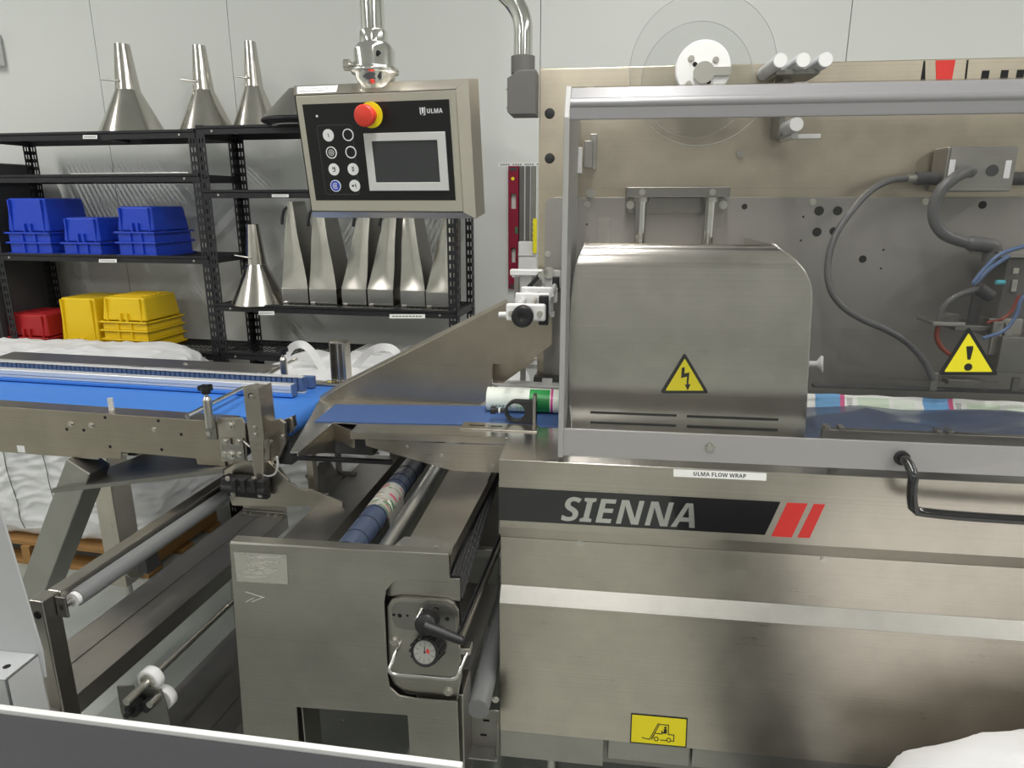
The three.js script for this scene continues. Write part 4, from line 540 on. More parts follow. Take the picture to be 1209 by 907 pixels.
  { const q = (a, b, k) => M.z(k, a, b); part(t, 'wire_handle', wire([q(472, 764, zr), q(468, 768, z), q(463, 782, z + 0.02), q(459.5, 791, z + 0.03), q(463, 795, z + 0.03), q(500, 799, z + 0.03), q(533, 801.5, z + 0.03), q(540, 799, z + 0.03), q(544, 788, z + 0.02), q(551, 772, z - 0.01)], 0.0045, 80, 10), MT.bright, { label: 'bent steel wire handle' });
    const g = q(548, 770, z - 0.02); part(t, 'rail_clip', box(g.x - 0.016, g.x + 0.014, g.y - 0.008, g.y + 0.008, z - 0.05, z - 0.02, 0.002), MT.bolt); }
  // beams and rollers running back under the infeed
  const hb = 0.862, zb = -0.62, L = (h, a, b) => M.y(h, a, b), back = (p) => V(p.x, p.y, zb);
  const toBack = (h, near, far) => { const p = L(h, ...near), f = L(h, ...far), k = (zb - p.z) / (f.z - p.z); return [p.clone().lerp(f, (z - th - p.z) / (f.z - p.z)), p.clone().lerp(f, k)]; };
  { const hl = 0.767, a = toBack(hl, [329, 640], [431, 541]), b = toBack(hl, [385, 640], [470, 541]);
    part(t, 'flat_beam', [slab([a[0], b[0], b[1], a[1]], 0.004), slab([b[0], b[0].clone().add(V(0.008, -0.035, 0)), b[1].clone().add(V(0.008, -0.035, 0)), b[1]], 0.004)], MT.dull, { along: 'z' });
    const c = toBack(hb, [478, 645], [529, 557]), d = toBack(hb, [533, 651], [581, 560]); part(t, 'flat_beam', [slab([c[0], d[0], d[1], c[1]], 0.004), slab([d[0], d[0].clone().add(V(0, -0.03, 0)), d[1].clone().add(V(0, -0.03, 0)), d[1]], 0.003)], MT.plate, { along: 'z' });
    const e = [[465, 644], [477, 633.5], [494, 634], [537, 640], [533, 652], [530, 655]].map(([x, y]) => { const p = L(hb + 0.004, x, y); return [p.x, Math.min(p.z, z - 0.004)]; }); part(t, 'beam_flange', plateY(e, hb + 0.004, 0.004), MT.satin);
    for (const [px, py] of [[470.5, 646], [515.5, 648]]) part(t, 'screw', bolt(L(hb + 0.005, px, py), YP, 0.006), MT.bolt); }
  { const a = toBack(0.845, [416, 645], [487, 552]), mid = (k) => a[0].clone().lerp(a[1], k), ro = part(t, 'film_roller', rod(a[0], a[1], 0.031, 32), MT.blueFilm, { label: 'roller wrapped in blue film' });
    for (const k of [0.07, 0.16, 0.23, 0.44, 0.49, 0.56, 0.66, 0.78]) part(ro, 'band', torus(mid(k), a[1].clone().sub(a[0]), 0.0312, 0.0011), MT.hole);
    const g = rod(mid(0.24), mid(0.41), 0.0322, 32); part(ro, 'printed_label', g, std({ map: labelTex, roughness: 0.4 }), { keep: true });
    const p = mid(0.25), q = mid(0.40); part(ro, 'hanging_label', [slab([V(p.x + 0.031, p.y, p.z), V(q.x + 0.031, q.y, q.z), V(q.x + 0.036, q.y - 0.12, q.z), V(p.x + 0.036, p.y - 0.12, p.z)], 0.0008)], std({ map: labelTex, roughness: 0.4 }));
    const r0 = mid(0), r1 = mid(0.6); part(ro, 'printed_web', slab([V(r0.x - 0.035, r0.y - 0.01, r0.z), V(r0.x - 0.035, r0.y - 0.2, r0.z), V(r1.x - 0.035, r1.y - 0.2, r1.z), V(r1.x - 0.035, r1.y - 0.01, r1.z)].reverse(), 0.0008), (() => { const m = std({ map: labelTex.clone(), roughness: 0.4 }); m.map.wrapS = m.map.wrapT = THREE.RepeatWrapping; m.map.repeat.set(3, 3); return m; })()); }
  { const a = toBack(0.85, [455, 650], [514, 556]); part(t, 'guide_roller', rod(a[0], a[1], 0.0195, 28), MT.roller, { label: 'bare metal guide roller' }); }
  for (let i = 0; i < 5; i++) { const a = toBack(0.852, [534 + i * 3.2, 668 + i * 4], [572 + i * 3.6, 562 + i * 0.6]); a[0] = M.z(z - 0.034, 531.5 + i * 2.6, 688 + i * 5); part(t, 'hose', [tube([a[0], a[0].clone().lerp(a[1], 0.3), a[0].clone().lerp(a[1], 0.6), a[1]], 0.0072, 60, 10)], MT.rubber, { label: 'black air hose' });
    for (let k = 0; k < 8; k++) if (i > 1) part(t, 'hose_ring', torus(a[0].clone().lerp(a[1], 0.04 + k * 0.035), a[1].clone().sub(a[0]), 0.0074, 0.0012, 14), MT.darkGrey); }
  { const hr = 0.68, a = L(hr, 543, 757), b = L(hr, 590, 645); part(t, 'guide_rail', [beam(a, b.clone().lerp(a, -0.4), 0.010, 0.014)], MT.plate, { along: 'z' }); part(t, 'guide_rail', [beam(a.clone().add(V(-0.011, 0, 0)), b.clone().lerp(a, -0.4).add(V(-0.011, 0, 0)), 0.006, 0.012)], MT.black, { along: 'z', label: 'black strip of the guide rail' });
    const c = M.z(-0.2, 555, 648), d = M.z(-0.2, 588, 660); part(t, 'rear_crossbar', box(c.x - 0.3, d.x, d.y, c.y, -0.22, -0.2, 0.002), MT.satin); }
  { const a = M.z(0.1, 566, 831); part(t, 'lower_roller', rod(V(a.x, a.y, 0.12), V(a.x, a.y, -0.6), 0.0265, 28), MT.greyTube, { label: 'dark grey lower roller' });
    const p = M.z(0.09, 548, 836), q = M.z(0.09, 591, 884), br = part(t, 'side_bracket', [box(p.x - 0.02, q.x - 0.003, q.y, p.y, 0.085, 0.09, 0.001), box(q.x - 0.006, q.x - 0.003, q.y - 0.002, q.y + 0.09, 0.08, 0.12, 0.001), box(p.x, q.x - 0.003, q.y - 0.004, q.y, 0.08, 0.13, 0.001)], MT.dull);
    for (const [px, py] of [[572, 842], [574, 851], [571, 868]]) { const e = M.z(0.0905, px, py); part(br, 'slot', box(e.x - 0.008, e.x + 0.008, e.y - 0.003, e.y + 0.003, 0.09, 0.0905, 0), MT.hole); }
    part(br, 'screw', bolt(M.z(0.091, 563, 838), ZP, 0.008), MT.bolt); part(br, 'screw', bolt(M.z(0.121, 585, 826), ZP, 0.006), MT.bolt); }
  { const zz = -0.42, q = (l, k) => ext(M.pz(k, l), k, 0.006, 0.001), pb = part(t, 'pivot_bracket', [q([[360, 562], [378, 548], [388, 546], [396, 560], [404, 562], [404, 574], [392, 582], [372, 584]], zz), q([[376, 547], [389, 545], [398, 560], [384, 566], [374, 556]], zz + 0.05)], MT.boxGrey), c = M.z(zz + 0.001, 371, 569); part(pb, 'pivot', bolt(c, ZP, 0.009), MT.dull); const p = M.z(zz, 400, 556), r = M.z(zz, 418, 570); part(pb, 'arm', box(p.x - 0.02, r.x, r.y, p.y - 0.012, zz - 0.03, zz - 0.01, 0.002), MT.boxGrey); part(pb, 'hanger', box(p.x - 0.015, p.x, r.y, 1.0, zz - 0.028, zz - 0.012, 0.001), MT.dull); }
  // rear upright that carries the beams
  part(t, 'rear_plate', box(L(hb, 385, 640).x - 0.1, xR - 0.02, 0.3, hb - 0.04, zb - 0.01, zb, 0.002), MT.dull);
  for (const x of [L(hb, 385, 640).x - 0.08, xR - 0.06]) part(t, 'rear_leg', box(x, x + 0.04, 0, 0.32, zb - 0.04, zb - 0.009, 0.002), MT.dull);
  fin(t);
}

// ================= the belt conveyor that feeds the infeed =================
{
  const t = thing('belt_conveyor', 'wide belt conveyor with bright blue belt, aluminium guide rails and steel side beam', 'conveyor', C);
  const zf = -0.15, hB = 1.0, xL = -2.35, cz = (a, b, k = zf) => C.z(k, a, b), cy = (h, a, b) => C.y(h, a, b);
  const xE = cz(268, 500).x;
  // near side beam, stepped underneath
  const bot = [[143, 542], [143, 534], [231, 541.5], [233, 548.5], [266, 550.5]].map(([a, b]) => { const p = cz(a, b); return [p.x, p.y]; });
  const sb = part(t, 'side_beam', [ext([[xL, hB], [xL, cz(0, 535).y], [bot[0][0] - 0.18, cz(84, 540).y], [bot[0][0], bot[0][1]], ...bot.slice(1), [bot[4][0], hB]], zf, 0.004, 0.0012), box(xL, xE, hB - 0.004, hB, zf - 0.062, zf - 0.001, 0.001)], MT.warm, { label: 'near side beam' });
  for (const [px, py, r] of [[84, 500.5, 0.0062], [108, 502, 0.0062], [247.5, 511.5, 0.0075]]) part(sb, 'screw', bolt(cz(px, py), ZP, r), MT.bolt);
  for (const [px, py] of [[124, 493], [187, 497], [79, 507], [99, 508], [130, 527.5], [191, 531], [214, 513]]) { const p = cz(px, py); part(sb, 'hole', rod(p, p.clone().add(V(0, 0, 0.0006)), 0.0048), MT.hole); }
  part(sb, 'screw', bolt(cz(182, 507), ZP, 0.005), MT.bolt);
  { const p = cz(20, 526), q = cz(30, 534.5); part(sb, 'sticker', box(p.x, q.x, q.y, p.y, zf, zf + 0.001, 0), MT.paper); }
  { const p = cy(hB, 132, 484); part(sb, 'pin', rod(V(p.x, hB, p.z), V(p.x, hB + 0.036, p.z), 0.008), MT.alu); }
  const zN = zf - 0.062, zR = cy(hB, 402, 456.5).z;
  // belt with its end roller
  const e = cy(hB, 402, 457), ex = e.x - 0.012, n0 = cy(hB, 375, 478);
  const bx = cy(hB, 372, 470).x, yb = hB - 0.003, r = 0.032;
  const beltPts = [[xL, yb], [bx, yb]]; for (let i = 0; i <= 14; i++) { const a = PI / 2 - i / 14 * PI; beltPts.push([bx + Math.cos(a) * r, yb - r + Math.sin(a) * r]); } beltPts.push([xL, yb - 2 * r]);
  part(t, 'belt', extrude(shapeOf(beltPts), Math.abs(zR - zN), 0).translate(0, 0, zR), MT.belt, { label: 'bright blue conveyor belt' });
  // far beam and ledge
  part(t, 'far_beam', [box(xL, ex, hB - 0.12, hB + 0.004, zR - 0.05, zR - 0.004, 0.002)], MT.satin);
  { const zl = zR - 0.07, q = C.z(zl, 322, 440), yl = q.y; part(t, 'rear_ledge', slab([V(xL, yl + 0.006, zl - 0.09), V(q.x, yl + 0.006, zl - 0.09), V(q.x, yl, zl), V(xL, yl, zl)].reverse(), 0.004), MT.satin); for (const x of [xL + 0.6, q.x - 0.3]) part(t, 'rear_ledge_brace', box(x, x + 0.04, 0.9, yl - 0.004, zl - 0.02, zR - 0.03, 0.002), MT.dull); const s = C.z(zl - 0.04, 219, 434); part(t, 'screw', bolt(V(s.x, yl + 0.003, zl - 0.045), V(0, 1, 0.1), 0.008), MT.bolt); }
  // guide rails: near one plain, far one with blue chain segments
  const zg = cy(hB, 343.5, 469.5).z, g0 = C.z(zg, 343, 455), g1 = C.z(zg, 343.5, 469);
  const gr = part(t, 'guide_rail', [box(xL, g0.x, g0.y - 0.018, g0.y, zg - 0.03, zg, 0.003), box(xL, g0.x, hB + 0.012, g0.y - 0.019, zg - 0.026, zg - 0.003, 0.002)], MT.alu, { label: 'aluminium guide rail' });
  part(gr, 'wear_strip', [box(xL, g0.x + 0.003, hB + 0.0005, hB + 0.0115, zg - 0.03, zg + 0.004, 0.002)], MT.belt); part(gr, 'blue_cap', box(g0.x, g0.x + 0.006, g1.y, g0.y, zg - 0.03, zg, 0.001), MT.comb);
  const zc = cy(hB, 357.5, 463.5).z, k0 = C.z(zc, 357.5, 444.8), k1 = C.z(zc, 357.5, 463);
  const gc = part(t, 'chain_rail', [box(xL, k0.x, k0.y - 0.005, k0.y, zc - 0.014, zc + 0.003, 0.001), box(xL, k0.x + 0.002, k1.y - 0.004, k1.y, zc - 0.02, zc + 0.004, 0.001)], MT.alu, { label: 'aluminium rail of the chain guide' });
  const seg = []; for (let x = xL + 0.01; x < k0.x; x += 0.0185) seg.push(box(x - 0.0075, x + 0.0075, k1.y + 0.002, k0.y - 0.007, zc - 0.014, zc + 0.001, 0.002)); 
  part(gc, 'backing', box(xL, k0.x, k1.y, k0.y - 0.006, zc - 0.02, zc - 0.012, 0), MT.comb); part(gc, 'chain_links', seg, MT.comb, { kind: 'stuff' });
  { const a = C.z(zc - 0.06, 355, 443.5), b = C.z(zc - 0.06, 372, 456); part(t, 'blue_end_guide', box(a.x, b.x, hB + 0.0005, a.y, zc - 0.07, zc - 0.05, 0.002), MT.comb); }
  { const zE = zR - 0.0045, a = C.z(zR, 384, 450), b = C.z(zR, 408, 450); part(t, 'end_plate', box(a.x - 0.02, b.x + 0.01, hB - 0.06, hB + 0.006, zE - 0.05, zE, 0.003), MT.dull); part(t, 'yellow_mark', box(a.x - 0.005, a.x + 0.018, hB + 0.006, hB + 0.0068, zE - 0.03, zE - 0.02, 0), MT.yellow); }
  { const zU = zR - 0.02, a = C.z(zU, 388, 404), b = C.z(zU, 409, 448), w = (a.x + b.x) / 2; const p = part(t, 'rear_upright', [box(a.x, b.x, hB + 0.005, a.y, zU - 0.045, zU - 0.039, 0.001), box(a.x, a.x + 0.004, hB + 0.005, a.y, zU - 0.04, zU, 0.001), box(b.x - 0.004, b.x, hB + 0.005, a.y, zU - 0.04, zU, 0.001), box(a.x, b.x, a.y - 0.006, a.y, zU - 0.045, zU, 0.001)], MT.steel); part(p, 'adjusting_rod', [rod(V(w - 0.006, hB + 0.005, zU - 0.02), V(w - 0.006, a.y - 0.01, zU - 0.02), 0.006), rod(V(w + 0.012, hB + 0.005, zU - 0.02), V(w + 0.012, a.y - 0.01, zU - 0.02), 0.004)], MT.bolt); }
  // near upright bracket
  { const a = C.z(-0.13, 287, 459), b = C.z(-0.13, 318, 457), c = C.z(-0.13, 302, 560), u = part(t, 'upright', [ext(C.pz(-0.125, [[286.5, 457], [304, 459], [311, 520], [311, 572], [301, 575], [298, 545], [292, 505]]), -0.125, 0.004), slab([C.z(-0.125, 304, 459), C.z(-0.125, 311, 520), V(C.z(-0.125, 311, 520).x, C.z(-0.125, 311, 520).y, -0.19), V(C.z(-0.125, 304, 459).x, C.z(-0.125, 304, 459).y, -0.19)].reverse(), 0.003), slab([C.z(-0.125, 286.5, 457), C.z(-0.125, 304, 459), V(C.z(-0.125, 304, 459).x, a.y, -0.19), V(C.z(-0.125, 286.5, 457).x, a.y, -0.19)], 0.003)], MT.steel);
    { const h2 = C.z(-0.124, 296, 468); part(u, 'hole', rod(h2, h2.clone().add(V(0, 0, 0.0008)), 0.0085), MT.hole); part(u, 'screw', bolt(h2.clone().add(V(0.002, -0.001, 0)), ZP, 0.005), MT.bolt); }
    for (const [px, py] of [[300, 505], [301, 513.5]]) part(u, 'screw', bolt(C.z(-0.124, px, py), ZP, 0.005), MT.bolt); }
  // rod clamps with star knobs
  for (const [k, x0, y0, x1, y1, kx, ky, zz] of [[0, 221, 492, 300, 452, 243, 463, -0.125], [1, 306, 444, 350, 424, 333, 417, zR - 0.03]]) {
    const s = C.z(zz, kx + 2, ky + 14), top = C.z(zz, kx, ky), cl = part(t, 'rod_clamp', [rod(V(s.x, hB - 0.01, zz), V(s.x, top.y - 0.022, zz), 0.012, 24), lathe([[0.012, 0], [0.0085, 0.008], [0.005, 0.01]], V(s.x, top.y - 0.022, zz), YP, 20)], MT.bolt);
    const a = C.z(zz + 0.02, x0, y0), hgt = a.y, d = C.y(hgt, x1, y1); part(cl, 'rod', [rod(a, k ? d : V(C.y(hgt, 345, 429).x, hgt, C.y(hgt, 345, 429).z).lerp(a, 0.45), 0.0078, 20)], MT.chrome);
    part(cl, 'stem', rod(V(s.x, top.y - 0.025, zz), V(s.x, top.y, zz), 0.005), MT.bolt); const kn = [rod(V(s.x, top.y - 0.004, zz), V(s.x, top.y + 0.012, zz), 0.012, 20), rod(V(s.x, top.y + 0.006, zz), V(s.x, top.y + 0.018, zz), 0.0165, 20)];
    for (let i = 0; i < 5; i++) { const q = i / 5 * 2 * PI; kn.push(rod(V(s.x + Math.cos(q) * 0.0145, top.y + 0.006, zz + Math.sin(q) * 0.0145), V(s.x + Math.cos(q) * 0.0145, top.y + 0.018, zz + Math.sin(q) * 0.0145), 0.0065, 12)); }
    part(cl, 'star_knob', kn, MT.black, { label: 'black star knob' });
  }
  // adjusting plates and bolts
  { const zp = -0.142, q = (l, k, d = 0.006) => ext(C.pz(k, l), k, d, 0.001), bp = part(t, 'adjusting_plate', [q([[256.5, 493.5], [285, 493.5], [289, 500], [291, 545], [262, 545], [259, 520]], zp)], MT.steel);
    part(bp, 'slot_block', [q([[260, 518], [271, 518], [272, 525], [280, 525], [281, 519], [286, 518], [289, 544], [263, 544]], zp + 0.008)], MT.satin);
    for (const [px, py, rr] of [[271.5, 503, 0.0095], [265.5, 521.5, 0.0062], [281.5, 521.5, 0.0062], [265, 536, 0.0062], [282.5, 536.5, 0.0062], [273, 537, 0.0095]]) part(bp, 'screw', bolt(C.z(py > 515 ? zp + 0.008 : zp, px, py), ZP, rr), MT.bolt);
    const p = C.z(zp + 0.002, 246.5, 500); part(t, 'slotted_strap', [box(p.x - 0.016, p.x + 0.016, p.y - 0.05, p.y + 0.02, zf, zf + 0.004, 0.001), box(p.x - 0.003, p.x + 0.003, p.y - 0.02, p.y + 0.016, zf + 0.004, zf + 0.0046, 0)], MT.dull);
    part(t, 'indicator_pin', rod(C.z(zp + 0.01, 288, 521), C.z(zp + 0.02, 295.5, 528), 0.0028), MT.bolt);
    // carrier plate below with the black hinge block and its arm
    part(t, 'carrier_plate', q([[262, 500], [312, 545], [313, 575], [340, 566], [330, 552], [318, 545], [318, 520], [300, 500]].map(([a, b]) => [a, b]), -0.168, 0.006), MT.steel);
    part(t, 'lower_carrier', q([[264, 545], [316, 545], [341, 567], [341, 570], [346.5, 572], [352, 577], [369, 578.5], [404, 593], [404, 599], [274, 597], [270, 585], [266, 570]], -0.158, 0.006), MT.steel);
    const hb = part(t, 'hinge_block', (() => { const a = C.z(-0.12, 263, 563), b = C.z(-0.12, 314, 592); return [box(a.x, b.x, b.y, a.y - 0.004, -0.15, -0.128, 0.004), box(a.x - 0.004, b.x + 0.002, a.y - 0.03, a.y, -0.15, -0.112, 0.005), rod(V(a.x - 0.002, (a.y + b.y) / 2, -0.118), V(b.x + 0.003, (a.y + b.y) / 2, -0.118), 0.012, 20)]; })(), MT.rubber, { label: 'black plastic hinge' });
    for (const px of [276, 287, 299]) { const a = C.z(-0.108, px, 566), b = C.z(-0.105, px + 3, 580); part(hb, 'hinge_rib', box(a.x - 0.006, a.x + 0.007, b.y - 0.004, a.y, -0.125, -0.1, 0.002), MT.rubber); }
    for (const [px, py] of [[269, 565], [300, 565.5], [272, 586], [304, 587]]) part(hb, 'screw', bolt(C.z(-0.112, px, py).add(V(0, 0, py > 570 ? -0.014 : 0)), ZP, 0.0055), MT.bolt);
    // end brackets beside the belt roller
    part(t, 'roller_bracket', [q([[318, 497], [330, 495], [336, 500], [337, 522], [330, 541], [318, 548], [306, 546], [312, 520]], -0.175, 0.012), q([[327, 499], [345, 492], [347, 504], [342, 512], [334, 509]], -0.2, 0.02)], MT.steel); const c = C.z(-0.174, 317, 505); part(t, 'hole', lathe([[0, 0.001], [0.012, 0.001], [0.013, 0]], c, ZP, 24), MT.hole); part(t, 'screw', bolt(C.z(-0.174, 318, 522), ZP, 0.008), MT.bolt); part(t, 'screw', bolt(C.z(-0.174, 333, 516), ZP, 0.006), MT.bolt);
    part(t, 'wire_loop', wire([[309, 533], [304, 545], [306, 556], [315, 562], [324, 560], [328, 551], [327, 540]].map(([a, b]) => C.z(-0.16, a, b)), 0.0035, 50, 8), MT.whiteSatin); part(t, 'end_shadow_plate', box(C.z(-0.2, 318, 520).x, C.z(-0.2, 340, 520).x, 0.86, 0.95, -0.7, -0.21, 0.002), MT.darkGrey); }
  // sloping tray under the beam
  { const a = C.z(-0.12, 62, 577), b = C.z(-0.12, 265, 553.5), c = V(b.x, b.y + 0.01, -0.55), d = V(a.x + 0.16, a.y + 0.03, -0.55); part(t, 'drip_tray', [slab([a, b, c, d], 0.004), slab([a.clone().add(V(0, 0.012, 0)), a, b, b.clone().add(V(0, 0.014, 0))].reverse().map((p) => p.clone().add(V(0, -0.012, 0.004))), 0.004)], MT.dull); }
  // legs
  { const a = C.z(-0.17, 105, 545), b = C.z(-0.17, 33, 735); part(t, 'slanted_leg', beam(a, b, 0.085, 0.085, ZP.clone(), 0.004), MT.satin, { along: 'y' });
    const p = C.z(-0.56, 118, 578), q = C.z(-0.56, 141, 693); part(t, 'upright_leg', box(p.x - 0.03, p.x + 0.05, Math.max(0.07, q.y), hB - 0.11, -0.66, -0.56, 0.004), MT.steel, { along: 'y' }); part(t, 'foot', [rod(V(p.x + 0.01, 0, -0.61), V(p.x + 0.01, 0.018, -0.61), 0.045), rod(V(p.x + 0.01, 0.018, -0.61), V(p.x + 0.01, Math.max(0.08, q.y + 0.01), -0.61), 0.014)], MT.bolt);
    const f = C.z(-0.45, 180, 560); part(t, 'leg_bracket', beam(V(f.x, 0.82, -0.35), V(f.x + 0.02, 0.7, -0.62), 0.03, 0.06), MT.steel); part(t, 'cross_tie', box(xL + 0.1, xE - 0.15, 0.86, 0.9, -0.62, -0.58, 0.003), MT.dull); part(t, 'foot', [rod(V(b.x, 0, b.z), V(b.x, 0.03, b.z), 0.05), rod(V(b.x, 0.03, b.z), V(b.x, b.y, b.z), 0.02)], MT.bolt); part(t, 'leg_stub', box(a.x - 0.04, a.x + 0.05, 0.85, 0.9, -0.22, -0.156, 0.003), MT.satin); }
  fin(t);
}
// ================= low frame and trays in front of the conveyor =================
{
  const t = thing('return_roller_frame', 'low square-tube frame carrying a long grey roller with white end disc', 'frame', C);
  const h = 0.77, A = C.y(h, 52, 703), B = C.y(h, 266, 562), x = A.x, post = C.z(A.z, 76, 838);
  const far = V(B.x + 0.0, h, B.z - 0.1);
  part(t, 'top_tube', beam(V(A.x, h - 0.02, A.z - 0.021), V(far.x, h - 0.02, far.z), 0.036, 0.036, YP.clone(), 0.006), MT.plate, { along: 'z' });
  part(t, 'near_post', box(A.x - 0.018, A.x + 0.018, 0.05, h + 0.001, A.z - 0.02, A.z + 0.025, 0.004), MT.plate, { along: 'y' });
  { const p = C.z(A.z + 0.026, 52.5, 728); part(t, 'hole', rod(V(A.x + 0.002, p.y, A.z + 0.0245), V(A.x + 0.002, p.y, A.z + 0.026), 0.009), MT.hole); }
  part(t, 'bottom_tube', beam(V(A.x, 0.06, A.z), V(far.x, 0.06, far.z), 0.04, 0.04, YP.clone(), 0.004), MT.dull);
  const rp0 = C.y(h - 0.03, 90, 706), r0 = V(rp0.x, h - 0.03, rp0.z), r1 = V(rp0.x, h - 0.03, far.z);
  const ro = part(t, 'long_roller', rod(r0, r1, 0.02, 28), MT.greyTube); part(ro, 'end_disc', rod(r0, r0.clone().add(V(0, 0, 0.01)), 0.0165, 28), MT.white, { label: 'white end disc' }); part(ro, 'axle', rod(r0.clone().add(V(-0.0, 0, 0.04)), r0, 0.007), MT.bolt); const d = r1.clone().sub(r0); for (const k of [0.78, 0.83]) part(ro, 'collar', torus(r0.clone().addScaledVector(d, k), d, 0.0205, 0.0025), MT.darkGrey);
  part(t, 'axle_bracket', box(A.x + 0.02, r0.x + 0.012, h - 0.055, h - 0.005, r0.z + 0.034, r0.z + 0.04, 0.002), MT.dull);
  { const p = C.y(0.62, 163, 665); part(t, 'guide_disc', [rod(V(p.x, 0.62, p.z), V(p.x + 0.012, 0.62, p.z + 0.004), 0.042, 28)], MT.clear); part(t, 'guide_bracket', box(p.x + 0.012, p.x + 0.045, 0.6, 0.7, p.z - 0.03, p.z + 0.02, 0.003), MT.darkGrey); part(t, 'hanger', box(p.x + 0.012, p.x + 0.03, 0.69, h - 0.05, p.z - 0.015, p.z + 0.005, 0.002), MT.dull); }
  fin(t);
}
{
  const h = 0.5, a = C.y(h, 278, 610), b = C.y(h, 302, 644), tl = C.y(h, 78, 766), tr = C.y(h, 91, 834);
  const xl = C.y(h, 195, 670).x, xr = C.y(h, 270, 668).x, zn = Math.min(0.56, tr.z + 0.25), zf = C.y(h, 302, 605).z - 0.0;
  const t = thing('hinged_tray', 'wide folded steel tray hinged at its far end below the conveyor', 'tray', C);
  part(t, 'tray_sheet', [box(xl, xr, h - 0.003, h, zf, zn, 0.001), box(xr - 0.003, xr, h - 0.05, h, zf, zn, 0.001), box(xl, xl + 0.003, h - 0.05, h, zf, zn, 0.001)], MT.satin, { along: 'z' });
  part(t, 'crease', box(xl + (xr - xl) * 0.36, xl + (xr - xl) * 0.46, h, h + 0.0025, zf + 0.02, zn, 0.001), MT.satin, { along: 'z' });
  const hg = part(t, 'hinge', [box(xl + 0.012, xr - 0.006, h, h + 0.004, zf, zf + 0.03, 0.001), rod(V(xl + 0.01, h + 0.006, zf), V(xr - 0.005, h + 0.006, zf), 0.005), box(xl + 0.01, xr - 0.005, h + 0.002, h + 0.03, zf - 0.006, zf - 0.002, 0.001)], MT.plate);
  for (const k of [0.16, 0.3, 0.66, 0.82]) part(hg, 'screw', bolt(V(xl + (xr - xl) * k, h + 0.004, zf + 0.02), YP, 0.005), MT.bolt);
  for (const z of [zf + 0.15, zn - 0.12]) part(t, 'support', box(xl + 0.05, xl + 0.08, 0, h - 0.002, z, z + 0.03, 0.002), MT.dull);
  fin(t);
  const h2 = 0.24, s = thing('lower_tray', 'low flat steel tray with a lengthwise crease beside the film stand', 'tray', C), c = C.y(h2, 284, 732), d = C.y(h2, 200, 822), xm = (c.x + d.x) / 2;
  part(s, 'tray_sheet', [box(xm, xm + 0.42, h2 - 0.003, h2, -0.35, 0.3, 0.001), box(xm, xm + 0.003, h2 - 0.05, h2, -0.35, 0.3, 0.001)], MT.dull, { along: 'z' }); part(s, 'crease', box(xm + 0.16, xm + 0.2, h2, h2 + 0.0025, -0.34, 0.3, 0.001), MT.dull, { along: 'z' }); for (const z of [-0.3, 0.24]) part(s, 'support', box(xm + 0.02, xm + 0.05, 0, h2 - 0.002, z, z + 0.03, 0.002), MT.dull); fin(s);
  // tension shaft with white bearings on its bracket
  const hs = 0.56, q = thing('tension_shaft', 'thin steel shaft with white bearings and black knob on a folded bracket', 'shaft', C), p0 = C.y(hs, 155, 826), p1 = C.y(hs, 181, 799), dd = p1.clone().sub(p0).normalize(), px = p1.x, zz = p1.z;
  part(q, 'shaft', [rod(V(px, hs, zz), V(px, hs, zz - 0.95), 0.0075, 16), rod(V(px, hs, zz), V(px, hs, zz + 0.085), 0.0085, 16)], MT.bolt);
  part(q, 'white_bearing', lathe([[0.008, 0.006], [0.02, 0.006], [0.0275, 0.008], [0.0275, -0.014], [0.02, -0.016], [0.008, -0.016]], V(px, hs, zz + 0.012), ZP, 36), MT.white, { label: 'white plastic bearing' }); part(q, 'bearing_core', lathe([[0.008, 0.012], [0.018, 0.012], [0.018, 0.004]], V(px, hs, zz + 0.008), ZP, 28), MT.bolt);
  part(q, 'white_bearing', lathe([[0.008, 0.006], [0.024, 0.006], [0.0275, 0.004], [0.0275, -0.014], [0.008, -0.016]], V(C.z(zz - 0.01, 194, 823).x, C.z(zz - 0.01, 194, 823).y, zz - 0.005), ZP, 36), MT.white, { label: 'white plastic bearing' });
  const br = C.pz(zz + 0.02, [[139, 809], [158, 808.5], [160, 813], [172, 813], [174, 810], [191, 813], [197, 830], [202, 858], [176, 858], [150, 856], [144, 840]]); part(q, 'bracket', [ext(br, zz + 0.024, 0.004), box(px - 0.03, px + 0.03, 0.0, hs - 0.05, zz + 0.012, zz + 0.0195, 0.002)], MT.dull);
  { const k = C.z(zz + 0.05, 157, 838), k2 = C.z(zz + 0.05, 178, 831); part(q, 'knob', [rod(V(k.x, k.y, zz + 0.03), V(k.x, k.y, zz + 0.055), 0.018, 8), rod(V(k.x, k.y, zz + 0.02), V(k.x, k.y, zz + 0.07), 0.007), rod(V(k.x + 0.026, k.y + 0.004, zz + 0.022), V(k.x + 0.026, k.y + 0.004, zz + 0.045), 0.013, 16)], MT.black); part(q, 'pin', rod(V(k2.x, k2.y, zz + 0.02), V(k2.x, k2.y, zz + 0.055), 0.0075), MT.bolt); }
  part(q, 'far_stand', box(px - 0.02, px + 0.02, 0, hs - 0.0074, zz - 0.95, zz - 0.93, 0.002), MT.dull);
  fin(q);
}

